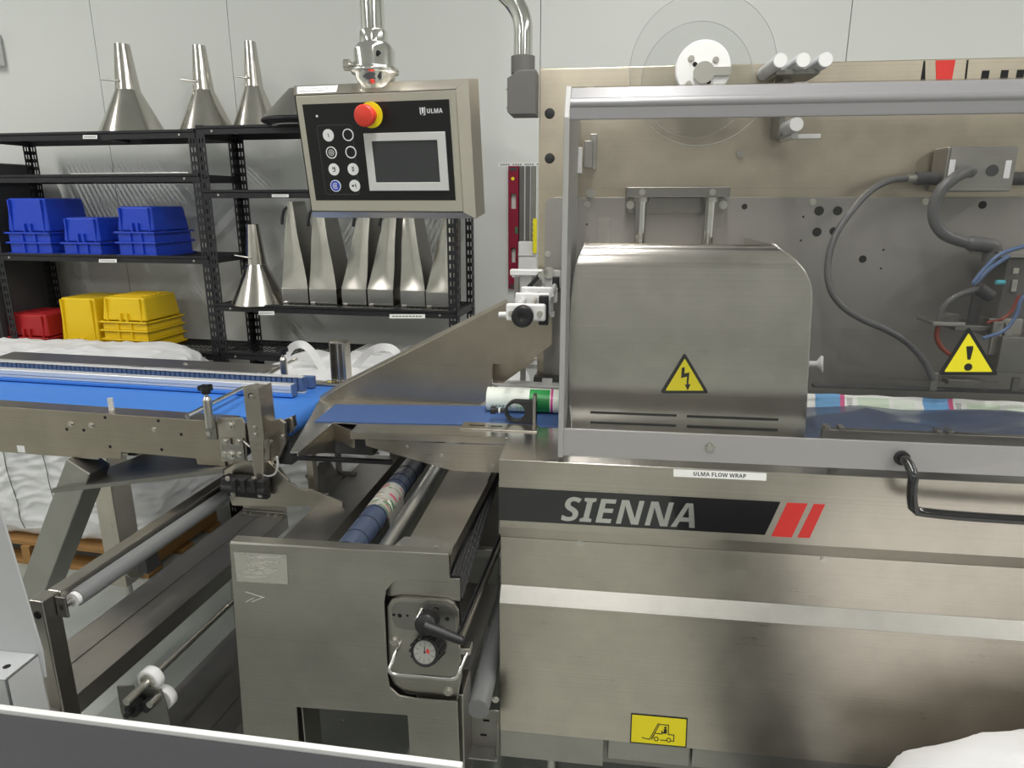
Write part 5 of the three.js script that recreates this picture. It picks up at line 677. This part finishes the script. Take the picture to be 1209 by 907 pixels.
// ================= black shelving with its load =================
const ZS = -1.41, ZSR = -1.715, SW = 0.04;
const uL1 = C.z(ZS, 237, 250).x + 0.018, uR0 = uL1 + 0.003, uR1 = C.z(ZS, 534, 330).x + 0.02, uL0 = uL1 - (uR1 - uR0);
const level = (a, b) => C.z(ZS, a, b).y;
const rowsL = [level(115, 160), level(115, 210.5), level(115, 305), level(150, 416)], rowsR = [level(300, 152.5), level(300, 229), level(390, 367), level(280, 420)];
function shelving(x0, x1, rows, label) {
  const t = thing('shelving_unit', label, 'shelf', C, undefined), top = rows[0] + 0.022;
  const post = (sx, sz) => {                       // an L-shaped upright with two rows of slots on each leaf
    const slots = (w) => { const l = []; for (let y = 0.06; y < top - 0.03; y += 0.038) for (const u of [0.3, 0.68]) l.push([[w * u - 0.0035, y], [w * u - 0.0035, y + 0.02], [w * u + 0.0035, y + 0.02], [w * u + 0.0035, y]]); return l; };
    const leaf = (w) => extrude(shapeOf([[0, 0], [w, 0], [w, top], [0, top]], slots(w)), 0.002, 0);
    const a = leaf(SW), b = leaf(SW).rotateY(-PI / 2);
    if (sx < 0) a.translate(-SW, 0, 0); if (sz < 0) b.translate(0, 0, -SW);
    return [a.translate(0, 0, sz > 0 ? 0 : -0.002), b];
  };
  for (const [x, sx] of [[x0, 1], [x1, -1]]) for (const [z, sz] of [[ZS, -1], [ZSR, 1]]) part(t, 'post', post(sx, sz).map((g) => g.translate(x, 0, z)), MT.blackShelf);
  for (const y of rows) {
    const sh = part(t, 'shelf', [prof([[ZS + 0.002, y - 0.018], [ZS + 0.002, y + 0.004], [ZS + 0.008, y + 0.008], [ZS + 0.008, y + 0.018], [ZS - 0.022, y + 0.018], [ZS - 0.022, y + 0.012], [ZS - 0.003, y + 0.012], [ZS - 0.003, y - 0.018]], x0 + 0.004, x1 - 0.004, 0.001),
      box(x0 + 0.004, x1 - 0.004, y - 0.018, y + 0.016, ZSR + 0.002, ZSR + 0.008, 0.001), box(x0 + 0.002, x0 + 0.01, y - 0.018, y + 0.014, ZSR, ZS, 0.001), box(x1 - 0.01, x1 - 0.002, y - 0.018, y + 0.014, ZSR, ZS, 0.001), box((x0 + x1) / 2 - 0.012, (x0 + x1) / 2 + 0.012, y - 0.006, y + 0.008, ZSR, ZS, 0.001)], MT.blackShelf);
    const sl = []; for (let x = x0 + 0.014; x < x1 - 0.012; x += 0.026) sl.push(box(x, x + 0.0095, y + 0.009, y + 0.0105, ZSR + 0.004, ZS - 0.004, 0)); for (let z = ZSR + 0.03; z < ZS; z += 0.07) sl.push(box(x0 + 0.01, x1 - 0.01, y + 0.0075, y + 0.0095, z, z + 0.006, 0));
    part(sh, 'perforated_deck', sl, MT.blackShelf, { kind: 'stuff' });
    for (const x of [x0 + 0.08, x1 - 0.08]) part(sh, 'rivet', rod(V(x, y - 0.004, ZS + 0.002), V(x, y - 0.004, ZS + 0.005), 0.005, 12), MT.bolt);
  }
  return t;
}
const unitL = shelving(uL0, uL1, rowsL, 'black slotted shelving unit holding blue, yellow and red plastic bins'), unitR = shelving(uR0, uR1, rowsR, 'black slotted shelving unit holding shiny metal scoops and a funnel');
const tagTex = canvasTex(128, 32, (g, w, h) => { g.fillStyle = '#f2f2f0'; g.fillRect(0, 0, w, h); g.fillStyle = '#777'; for (let i = 0; i < 9; i++) g.fillRect(10 + i * 12, 12, 9, 9); }), tagMat = std({ map: tagTex, roughness: 0.6 });
for (const [u, a, b, c, d] of [[unitL, 98, 159.5, 115, 164], [unitL, 117, 306, 138, 310], [unitL, 70.5, 415, 89, 419], [unitL, 123, 416.5, 148.5, 421], [unitR, 305.5, 367.5, 324, 372], [unitR, 460, 371, 502, 376], [unitR, 321, 229.5, 341, 233]]) { const z = ZS + 0.0095; part(u, 'shelf_tag', quad(C.z(z, a, b), C.z(z, c, b), C.z(z, c, d), C.z(z, a, d), 0.001), tagMat, { keep: true }); }
fin(unitL); fin(unitR);
const topOf = (y) => y + 0.0108;

// bins, nested upside down
function bin(name, label, group, mat, x0, x1, y0, y1, zf, zb, full, n = 0) {
  const t = thing(name, label, 'bin', C, group), h = y1 - y0, q = full ? Math.min(0.014, h * 0.1) : 0, rimH = 0.009, ov = 0.008;
  const P = (x, y, z) => V(x, y, z), ring = (y, k) => [P(x0 + k, y, zf - k), P(x1 - k, y, zf - k), P(x1 - k, y, zb + k), P(x0 + k, y, zb + k)];
  const lo = ring(y0 + rimH, 0.006), hi = ring(y1, 0.006 + q), g = [];
  if (!full) for (let i = 0; i < 4; i++) { const j = (i + 1) % 4; g.push(slab([lo[i], lo[j], hi[j], hi[i]], 0.004)); }
  else {                                            // tapered shell with rounded edges
    const w0 = x1 - x0 - 0.012, d0 = zf - zb - 0.012, b = new RoundedBoxGeometry(w0, y1 - y0 - rimH, d0, 4, 0.011), p = b.attributes.position;
    for (let i = 0; i < p.count; i++) { const k = (p.getY(i) / (y1 - y0 - rimH) + 0.5) * q; p.setX(i, p.getX(i) * (1 - 2 * k / w0)); p.setZ(i, p.getZ(i) * (1 - 2 * k / d0)); }
    g.push(b.translate((x0 + x1) / 2, (y0 + rimH + y1) / 2, (zf + zb) / 2));
  }
  const body = part(t, 'body', g, mat), w = x1 - x0;
  part(t, 'rim', [box(x0 - ov, x1 + ov, y0, y0 + rimH, zf + ov - 0.012, zf + ov, 0.003), box(x0 - ov, x1 + ov, y0, y0 + rimH, zb - ov, zb - ov + 0.012, 0.003), box(x0 - ov, x0 - ov + 0.012, y0, y0 + rimH, zb - ov, zf + ov, 0.003), box(x1 + ov - 0.012, x1 + ov, y0, y0 + rimH, zb - ov, zf + ov, 0.003)], mat);
  if (full) {
    for (const u of [0.14, 0.86]) part(t, 'corner_rib', box(x0 + w * u - 0.004, x0 + w * u + 0.004, y0 + rimH, y1 - 0.006, zf - 0.022, zf - 0.0035, 0.002), mat);
    for (const u of [0.44, 0.58]) part(t, 'handle_rib', box(x0 + w * u - 0.005, x0 + w * u + 0.005, y0 + rimH, y0 + Math.min(0.05, h * 0.4), zf - 0.02, zf + 0.004, 0.002), mat);
    for (let k = 0; k < n; k++) { const z = zb + 0.04 + k * (zf - zb - 0.08) / Math.max(1, n - 1); part(t, 'base_rib', box(x0 + 0.04, x1 - 0.04, y1, y1 + 0.004, z - 0.004, z + 0.004, 0.001), mat); }
  } else for (const u of [0.36, 0.64]) part(t, 'handle_rib', box(x0 + w * u - 0.005, x0 + w * u + 0.005, y0 + rimH, y1, zf - 0.012, zf + 0.003, 0.002), mat);
  return fin(t);
}
const nth = ['topmost', 'second from the top', 'third from the top', 'lowest'];
function stack(name, colour, mat, where, xa, xb, yTop, rims, base, depth, ribs) {    // rims: pixel rows of the rims from the top bin down
  const zf = ZS - 0.012, X0 = C.z(zf, xa, base).x, X1 = C.z(zf, xb, base).x, y = (py) => C.z(zf, (xa + xb) / 2, py).y; let up = y(yTop);
  rims.forEach((py, i) => { const lo = i === rims.length - 1 ? null : y(py); const bot = lo ?? base2; bin(name, `${colour} plastic bin, ${rims.length > 1 ? nth[i === rims.length - 1 ? 3 : i] + ' of ' : 'alone as '}${where}`, `${colour} bins in ${where}`, mat, X0, X1, bot, i ? up - 0.0004 : up, zf, zf - depth, i === 0, ribs); up = bot; });
}
let base2 = topOf(rowsL[2]) + 0.0003;
stack('plastic_bin', 'blue', MT.blueBin, 'the tall stack beside the dark cabinet', 12, 63, 234, [276.5, 288, 301], 301, 0.275, 0);
stack('plastic_bin', 'blue', MT.blueBin, 'the low stack between two higher blue stacks', 75, 121, 257, [288.5, 301], 301, 0.22, 0);
stack('plastic_bin', 'blue', MT.blueBin, 'the blue stack beside the slotted post', 140, 186, 244, [276, 288, 301], 301, 0.275, 0);
base2 = topOf(rowsL[3]) + 0.0003;
stack('plastic_bin', 'red', MT.redBin, 'the short red stack', 9, 60, 372, [400, 411], 411, 0.25, 4);
stack('plastic_bin', 'yellow', MT.yellowBin, 'a plain deep yellow bin with smooth sides', 73, 120, 353, [413], 413, 0.26, 0);
stack('plastic_bin', 'yellow', MT.yellowBin, 'the ribbed yellow stack of four', 124, 178, 352, [382, 392, 402.5, 413], 413, 0.27, 7);

// sheet metal funnels
function funnel(label, px, py, halfBase, shelfY, ratio, zc, pinSide = true) {
  const c = C.z(zc, px, py), r = C.z(zc, px + halfBase, py).x - c.x, y0 = topOf(shelfY), hN = r * 1.33 * ratio, hT = r * 2.65 * ratio, rn = r * 0.36, rt = r * 0.215, w = 0.002;
  const t = thing('metal_funnel', label, 'funnel', C, 'metal funnels on the black shelves'), o = V(c.x, y0, zc);
  const cone = part(t, 'cone', lathe([[r - w, 0], [r, 0], [r, 0.004], [rn, hN], [rn - w, hN], [r - w, 0.002]], o, YP, 48), MT.sheet, { along: 'y' });
  part(t, 'spout', lathe([[rn + 0.0008, hN - 0.004], [rt + 0.0008, hT], [rt - w, hT], [rn - w, hN]], o, YP, 36), MT.sheet, { along: 'y' }); part(t, 'weld_seam', torus(V(o.x, o.y + hN, o.z), YP, rn, 0.0015), MT.bolt);
  if (pinSide) { const y = y0 + hN * 1.2; part(t, 'toggle_pin', [rod(V(o.x - rn * 1.9, y + 0.006, o.z + rn * 0.7), V(o.x + 0.004, y - 0.006, o.z + rn * 0.9), 0.004, 12), sph(V(o.x, y - 0.004, o.z + rn * 0.95), 0.007)], MT.bolt); }
  return fin(t);
}
funnel('tall steel funnel with a clip on its neck above the blue bins', 157, 152, 33, rowsL[0], 1.0, -1.56);
funnel('steel funnel standing on the shelf top over the pair of slotted posts', 245, 151, 29, rowsL[0] - 0.001, 1.13, -1.56);
funnel('steel funnel with a long pin on the shelf top next to a grey cone', 304, 150, 26, rowsR[0], 1.29, -1.61);
funnel('short steel funnel standing on the shelf beside the row of scoops', 307, 358, 29, rowsR[2], 1.08, -1.5);
{
  const zc = -1.45, c = C.z(zc, 358, 148), t = thing('cone_hopper', 'wide grey cone with a black rim lying on the shelf top behind the operator panel', 'hopper', C), y0 = topOf(rowsR[0]);
  part(t, 'black_rim', lathe([[0.12, 0.0], [0.17, 0.012], [0.175, 0.02], [0.17, 0.028], [0.1, 0.03]], V(c.x, y0, zc), YP, 48), MT.black); part(t, 'cone', lathe([[0.166, 0.029], [0.162, 0.034], [0.05, 0.15], [0.046, 0.15]], V(c.x, y0, zc), YP, 48), MT.satin); part(t, 'foot_ring', lathe([[0.11, 0], [0.13, 0], [0.13, 0.006], [0.11, 0.006]], V(c.x, y0, zc), YP, 40), MT.alu); fin(t);
}
// metal scoops
{
  const where = ['tall steel scoop with a bare hook, at the funnel end of the row', 'steel scoop leaning its sloped side towards the gap, second from the funnel', 'steel scoop sloping the other way, third from the funnel', 'steel scoop fourth from the funnel, back to back with a mirrored one', 'steel scoop with bright bent edge, fifth from the funnel', 'dull steel scoop beside the end post of the shelf'];
  const list = [[334, 364.5, 335, 340, 238, 340, 359], [366, 398, 366.5, 376, 240, 341, 359], [404, 433, 423, 434, 240, 341, 359], [434.5, 464.5, 455, 465.5, 240, 341.5, 360], [473, 502, 473.5, 483, 240, 343, 361], [503, 531, 526, 532, 238, 345, 362]];
  const zf = -1.47, zb = -1.66;
  list.forEach(([a, b, c, d, yt, ym, yb], i) => {
    const t = thing('metal_scoop', where[i], 'scoop', C, 'metal scoops in a row on the shelf'), P = (x, y) => C.z(zf, x, y), lo = topOf(rowsR[2]), A = P(a, yb).x, B = P(b, yb).x, Cc = P(c, yt).x, D = P(d, yt).x, ym2 = P(a, ym).y, yt2 = P(c, yt).y;
    part(t, 'foot_box', box(A, B, lo, ym2, zb, zf, 0.002), MT.sheet);
    const fr = (u, v) => { const y = ym2 + (yt2 - ym2) * v, bulge = 0.008 * Math.sin(PI * v) * Math.sin(PI * u) + 0.004 * Math.sin(2.5 * PI * v); return V((A + (Cc - A) * v) * (1 - u) + (B + (D - B) * v) * u, y, zf - 0.002 - bulge - 0.03 * v); };
    const L = (u) => (v, w) => { const p = fr(u, v); return V(p.x, p.y, p.z + (zb + 0.06 * (1 - v) * 0 + 0.03 * v - p.z) * w); };
    part(t, 'curved_face', [gridGeo(10, 20, fr)], MT.sheet, { along: 'y' }); const left = A < Cc - 0.01;
    part(t, 'side_plate', gridGeo(12, 6, (v, w) => L(left ? 0 : 1)(v, w)), i % 2 ? MT.dull : MT.satin); part(t, 'side_plate', gridGeo(12, 6, (v, w) => L(left ? 1 : 0)(v, w)), MT.satin); part(t, 'back_plate', gridGeo(6, 12, (u, v) => { const p = fr(u, v); return V(p.x, p.y, zb + 0.03 * v); }), MT.dull);
    if (i !== 5) { const s = left ? -1 : 1, p = fr(left ? 0 : 1, 0.93), e = V(p.x + s * 0.05, p.y - 0.075, p.z - 0.03); part(t, 'hook', [tube([p, V(p.x + s * 0.022, p.y - 0.012, p.z - 0.01), V(p.x + s * 0.04, p.y - 0.045, p.z - 0.02), e], 0.007, 20, 8)], MT.darkGrey); }
    const k = P(left ? a + 4 : b - 4, yb - 5); part(t, 'latch', box(k.x - 0.012, k.x + 0.012, lo, lo + 0.018, zf - 0.001, zf + 0.008, 0.003), MT.bolt); fin(t);
  });
}
{ const t = thing('metal_tray', 'thin shiny metal sheet tray lying on the upper shelf of the bin unit', 'tray', C), a = C.z(-1.46, 84, 206), b = C.z(-1.46, 222, 203), y = topOf(rowsL[1]); part(t, 'sheet', box(a.x, b.x, y, y + 0.004, -1.68, -1.46, 0.001), MT.sheet); part(t, 'lip', [box(a.x, b.x, y + 0.003, y + 0.016, -1.463, -1.46, 0.001), box(a.x + 0.01, b.x - 0.03, y + 0.004, y + 0.01, -1.66, -1.5, 0.002)], MT.bright); fin(t); }
{ const y = topOf(rowsR[3]), p = C.z(-1.5, 418, 409), q = C.z(-1.5, 500, 409); solo('white_tray', 'flat ribbed white plastic tray on the lowest shelf behind the bag handles', 'tray', [box(p.x, q.x, y, y + 0.022, -1.66, -1.46, 0.004), ...Array.from({ length: 9 }, (_, i) => box(p.x + 0.02 + i * (q.x - p.x - 0.04) / 8 - 0.004, p.x + 0.02 + i * (q.x - p.x - 0.04) / 8 + 0.004, y + 0.022, y + 0.026, -1.64, -1.48, 0.001))], MT.white, C); }
// dark cabinet beyond the shelf end
{ const zf = -1.39, t = thing('dark_cabinet', 'dark grey plastic cabinet standing past the end of the bin shelves', 'cabinet', C), xr = uL0 - 0.03; part(t, 'body', box(xr - 0.6, xr, 0.02, C.z(zf, 5, 190).y, -1.75, zf, 0.006), MT.darkGrey); part(t, 'drawer_front', box(xr - 0.58, xr - 0.01, 1.2, C.z(zf, 5, 196).y, zf, zf + 0.012, 0.004), MT.boxGrey); part(t, 'drawer_front', box(xr - 0.58, xr - 0.01, 0.1, 1.18, zf, zf + 0.012, 0.004), MT.boxGrey); part(t, 'plinth', box(xr - 0.58, xr - 0.02, 0, 0.021, -1.7, zf - 0.02, 0.002), MT.black); fin(t); }
// tools hung on the wall
{
  const zw = -1.85, z1 = -1.825, lv = thing('spirit_level', 'crimson spirit level hanging upright on the wall beside the machine plate', 'level', C), a = C.z(z1, 600, 196), b = C.z(z1, 611.8, 341);
  part(lv, 'body', ext([[a.x, b.y], [b.x, b.y], [b.x, a.y], [a.x, a.y]], z1, 0.024, 0.0015, [[[a.x + 0.012, a.y - 0.125], [b.x - 0.012, a.y - 0.125], [b.x - 0.012, a.y - 0.195], [a.x + 0.012, a.y - 0.195]], [[a.x + 0.014, b.y + 0.125], [b.x - 0.014, b.y + 0.125], [b.x - 0.014, b.y + 0.195], [a.x + 0.014, b.y + 0.195]]]), MT.crimson);
  for (const [py, n] of [[200, 'end_cap'], [338, 'end_cap']]) { const p = C.z(z1, 606, py); part(lv, n, box(p.x - 0.017, p.x + 0.017, p.y - 0.008, p.y + 0.008, z1 - 0.02, z1 + 0.001, 0.002), MT.darkGrey); } { const p = C.z(z1, 605.5, 211), q2 = C.z(z1, 606, 326); part(lv, 'hang_hole', rod(p, p.clone().add(V(0, 0, 0.001)), 0.008), MT.yellow); part(lv, 'hang_hole', rod(q2, q2.clone().add(V(0, 0, 0.001)), 0.007), MT.paper); const v2 = C.z(z1, 609.5, 272); part(lv, 'vial', box(v2.x - 0.006, v2.x + 0.008, v2.y - 0.016, v2.y + 0.016, z1 - 0.005, z1 + 0.001, 0.002), MT.green); }
  fin(lv);
  for (const [x0, x1, lab, m] of [[613.2, 618.4, 'dark grey scraper bar hanging on the wall next to the crimson level', MT.boxGrey], [620.4, 625, 'dark grey bar hanging on the wall, second from the crimson level', MT.boxGrey], [626.6, 632, 'pale edged bar hanging on the wall closest to the machine plate', MT.dull]]) { const p = C.z(z1, x0, 196), q2 = C.z(z1, x1, 284), t = thing('scraper_bar', lab, 'bar', C, 'bars hung on the wall'); part(t, 'blade', box(p.x, q2.x, q2.y, p.y, zw + 0.001, z1, 0.002), m); part(t, 'edge', box(q2.x + 0.0005, q2.x + 0.006, q2.y, p.y, zw + 0.001, z1 - 0.004, 0.001), MT.alu); fin(t); }
  { const p = C.z(z1, 613, 284), q2 = C.z(z1, 634, 319), t = thing('wall_holder', 'small white plastic holder on the wall under the hanging bars', 'holder', C); part(t, 'box', box(p.x, q2.x, q2.y, p.y - 0.002, zw + 0.0005, z1 + 0.03, 0.006), MT.white); part(t, 'ledge', box(p.x, q2.x, p.y - 0.07, p.y - 0.066, z1 + 0.03, z1 + 0.036, 0.001), MT.whiteSatin); fin(t); const y0 = C.z(z1 + 0.03, 630, 258), y1 = C.z(z1 + 0.03, 634, 299); solo('yellow_tool', 'narrow yellow ribbed tool hanging in front of the white wall holder', 'tool', [box(y0.x, y1.x, y1.y, y0.y, z1 + 0.032, z1 + 0.045, 0.002), ...Array.from({ length: 6 }, (_, i) => box(y0.x - 0.003, y0.x + 0.004, y1.y + 0.015 + i * 0.025, y1.y + 0.024 + i * 0.025, z1 + 0.034, z1 + 0.044, 0.001))], MT.yellow, C); }
  { const p = C.z(zw, 588, 192), q2 = C.z(zw, 640, 196.5); solo('wall_label', 'narrow white label strip stuck on the wall above the hanging level', 'label', quad(V(p.x, p.y, zw), V(q2.x, p.y, zw), V(q2.x, q2.y, zw), V(p.x, q2.y, zw), 0.001), std({ roughness: 0.6, map: canvasTex(256, 24, (g, w, h) => { g.fillStyle = '#e6e8e6'; g.fillRect(0, 0, w, h); g.fillStyle = '#8a8c8a'; for (let i = 0; i < 16; i++) if (i % 5 < 4) g.fillRect(16 + i * 14, 8, 10, 9); }) }), C, { keep: true }); }
  { const p = C.z(zw, -12, 40), q2 = C.z(zw, 8, 79), t = thing('wall_dispenser', 'glossy white rounded box fixed on the wall at the picture edge', 'box', C); part(t, 'case', box(p.x, q2.x, q2.y, p.y, zw + 0.0005, zw + 0.06, 0.012), MT.white); part(t, 'window', box(p.x + 0.02, q2.x - 0.015, q2.y + 0.02, p.y - 0.03, zw + 0.06, zw + 0.062, 0.001), MT.whiteSatin); fin(t); }
}

// ================= bulk bags and pallets behind the conveyor =================
function pallet(label, x0, x1, z0, z1) {
  const t = thing('wooden_pallet', label, 'pallet', C), n = 7, w = (z1 - z0) / n;
  for (let i = 0; i < n; i++) part(t, 'deck_board', box(x0, x1, 0.10, 0.12, z0 + i * w + 0.012, z0 + (i + 1) * w - 0.012, 0.002), MT.wood);
  for (const x of [x0 + 0.05, (x0 + x1) / 2, x1 - 0.05]) part(t, 'stringer', box(x - 0.022, x + 0.022, 0.02, 0.1, z0, z1, 0.002), MT.wood, { along: 'z' });
  for (const z of [z0 + 0.06, (z0 + z1) / 2, z1 - 0.06]) part(t, 'base_board', box(x0, x1, 0, 0.02, z - 0.045, z + 0.045, 0.002), MT.wood);
  return fin(t);
}
pallet('wooden pallet under the wrinkled white bulk bag by the slanted leg', -3.2, -1.985, -1.38, -0.82);
function bulkBag(label, x0, x1, y1, z0, z1, s, loops, amp = 0.025, yB = 0.125, seams = []) {
  const t = thing('bulk_bag', label, 'bag', C); const g0 = cloth(x0, x1, yB, y1, z0, z1, s, amp, 90); part(t, 'body', g0, MT.fabric);
  for (const l of loops) part(t, 'lifting_loop', (() => { const c = new THREE.CatmullRomCurve3(l), n = 48, pts = c.getPoints(n), w = 0.028; return gridGeo(1, n, (u, v) => { const p = pts[Math.round(v * n)], a = pts[Math.max(0, Math.round(v * n) - 1)], b = pts[Math.min(n, Math.round(v * n) + 1)], d = b.clone().sub(a).normalize(), k = V(0.75, 0.1, 0.65).cross(d).normalize(); return p.clone().addScaledVector(k, (u - 0.5) * 2 * w * 0.55); }); })(), std({ color: rgb(0.84, 0.84, 0.85), roughness: 0.65, side: THREE.DoubleSide }));
  const gp = g0.attributes.position, front = (x, y) => { let z = -9; for (let i = 0; i < gp.count; i++) if (Math.hypot(gp.getX(i) - x, gp.getY(i) - y) < 0.03) z = Math.max(z, gp.getZ(i)); return V(x, y, (z < -5 ? z1 : z) + 0.0005); };
  for (const x of seams) { const l = []; for (let y = yB + 0.05; y < y1 - 0.05; y += 0.06) l.push(front(x - (y - 0.5) * 0.06, y)); part(t, 'seam', tube(l, 0.0018, 60, 5), MT.boxGrey); }
  return fin(t);
}
const LP = (z, l) => l.map(([a, b]) => C.z(z, a, b));
bulkBag('large wrinkled white bulk bag showing below the conveyor beam next to the slanted leg', -3.2, -1.88, 0.945, -1.36, -0.84, 3, [], 0.019, 0.125, [-2.42, -2.62]);
bulkBag('white bulk bag with two standing lifting loops behind the conveyor end', -1.5, -0.36, 0.94, -1.35, -0.86, 11, [LP(-1.0, [[346, 446], [338, 424], [346, 409], [357, 407], [367, 414], [376, 428], [386, 446]]), LP(-1.0, [[410, 446], [424, 428], [440, 413], [455, 410], [466, 414], [471, 424], [462, 440]])], 0.02, 0.0, [-0.72]);

// ================= near conveyor, post and bag close to the camera =================
{
  const h = 0.8, t = thing('near_belt_conveyor', 'near conveyor with dark grey belt and pale edge strip', 'conveyor'), e0 = M.y(h, 0, 831), e1 = M.y(h, 547, 899);
  const ze = (e0.z + e1.z) / 2, a = Math.atan2(e1.z - e0.z, e1.x - e0.x), len = 2.2, bx = (z0, z1, y0, y1, x0 = -len, x1 = 0, r = 0.002) => box(x0, x1, y0, y1, z0, z1, r);
  const X = new THREE.Matrix4().makeRotationY(-a).setPosition(e1.x, 0, e1.z), o = { xf: X };
  part(t, 'edge_strip', bx(0, 0.011, h - 0.03, h), MT.white, { xf: X, label: 'pale edge strip' }); part(t, 'side_frame', [bx(0.0005, 0.02, h - 0.12, h - 0.031), bx(0.6, 0.62, h - 0.12, h - 0.012)], MT.greyPaint, o);
  part(t, 'belt', bx(0.012, 0.6, h - 0.02, h - 0.006, -len, -0.012, 0.004), MT.darkBelt, o); part(t, 'end_roller', rod(V(-0.05, h - 0.055, 0.03), V(-0.05, h - 0.055, 0.59), 0.034), MT.roller, o);
  for (const x of [-0.25, -1.9]) for (const z of [0.03, 0.58]) part(t, 'leg', box(x - 0.02, x + 0.02, 0, h - 0.11, z - 0.02, z + 0.02, 0.003), MT.greyPaint, o);
  fin(t);
}
{
  const z = 0.42, t = thing('grey_frame_post', 'smooth pale grey upright plate with a perforated clear guard box beside the near conveyor', 'post'), P = (a, b, k = z) => M.z(k, a, b);
  part(t, 'plate', ext(M.pz(z, [[-160, 560], [-8, 575], [50, 770], [54, 800], [-130, 800]]), z, 0.004, 0.001), MT.greyPaint);
  const a = M.z(0.425, 43, 774), b = M.z(0.425, 54, 836), zq = M.y(a.y, 10, 803).z; part(t, 'bracket', [box(a.x - 0.16, a.x, a.y - 0.004, a.y, 0.4205, zq, 0.001), box(a.x - 0.004, a.x, b.y - 0.1, a.y, 0.4205, zq, 0.001), box(a.x - 0.16, a.x, b.y - 0.1, a.y - 0.001, zq - 0.004, zq, 0.001)], MT.greyPaint); const hh = M.y(a.y + 0.0005, 8, 787); part(t, 'hole', rod(V(hh.x, a.y, hh.z), V(hh.x, a.y + 0.0006, hh.z), 0.007), MT.hole);
  part(t, 'floor_post', box(a.x - 0.12, a.x - 0.06, 0, a.y - 0.01, 0.4265, 0.47, 0.003), MT.greyPaint);
  fin(t);
}
{
  const c = cloth(0.635, 1.7, 0.014, 0.5, 0.1, 0.7, 5, 0.014, 50), t = thing('white_sack', 'white woven sack corner standing in front of the machine near the camera', 'sack');
  const p = c.attributes.position; for (let i = 0; i < p.count; i++) { const x = p.getX(i), y = p.getY(i); p.setY(i, 0.013 + (y - 0.013) * (0.88 + 0.62 * (x - 0.7) - Math.max(0, 0.7 - x) * 0.9 + 0.8 * (p.getZ(i) - 0.1))); } c.computeVertexNormals();
  part(t, 'body', c, MT.fabric); fin(t);
}

solo('added_dark_mat', 'black mat added on the floor to darken the reflection in the machine front', 'mat', box(0.42, 2.3, 0.0, 0.012, 0.06, 2.2, 0.004), MT.rubber);  // added mat, darkens what the lower-right steel reflects

renderer.render(scene, camera);
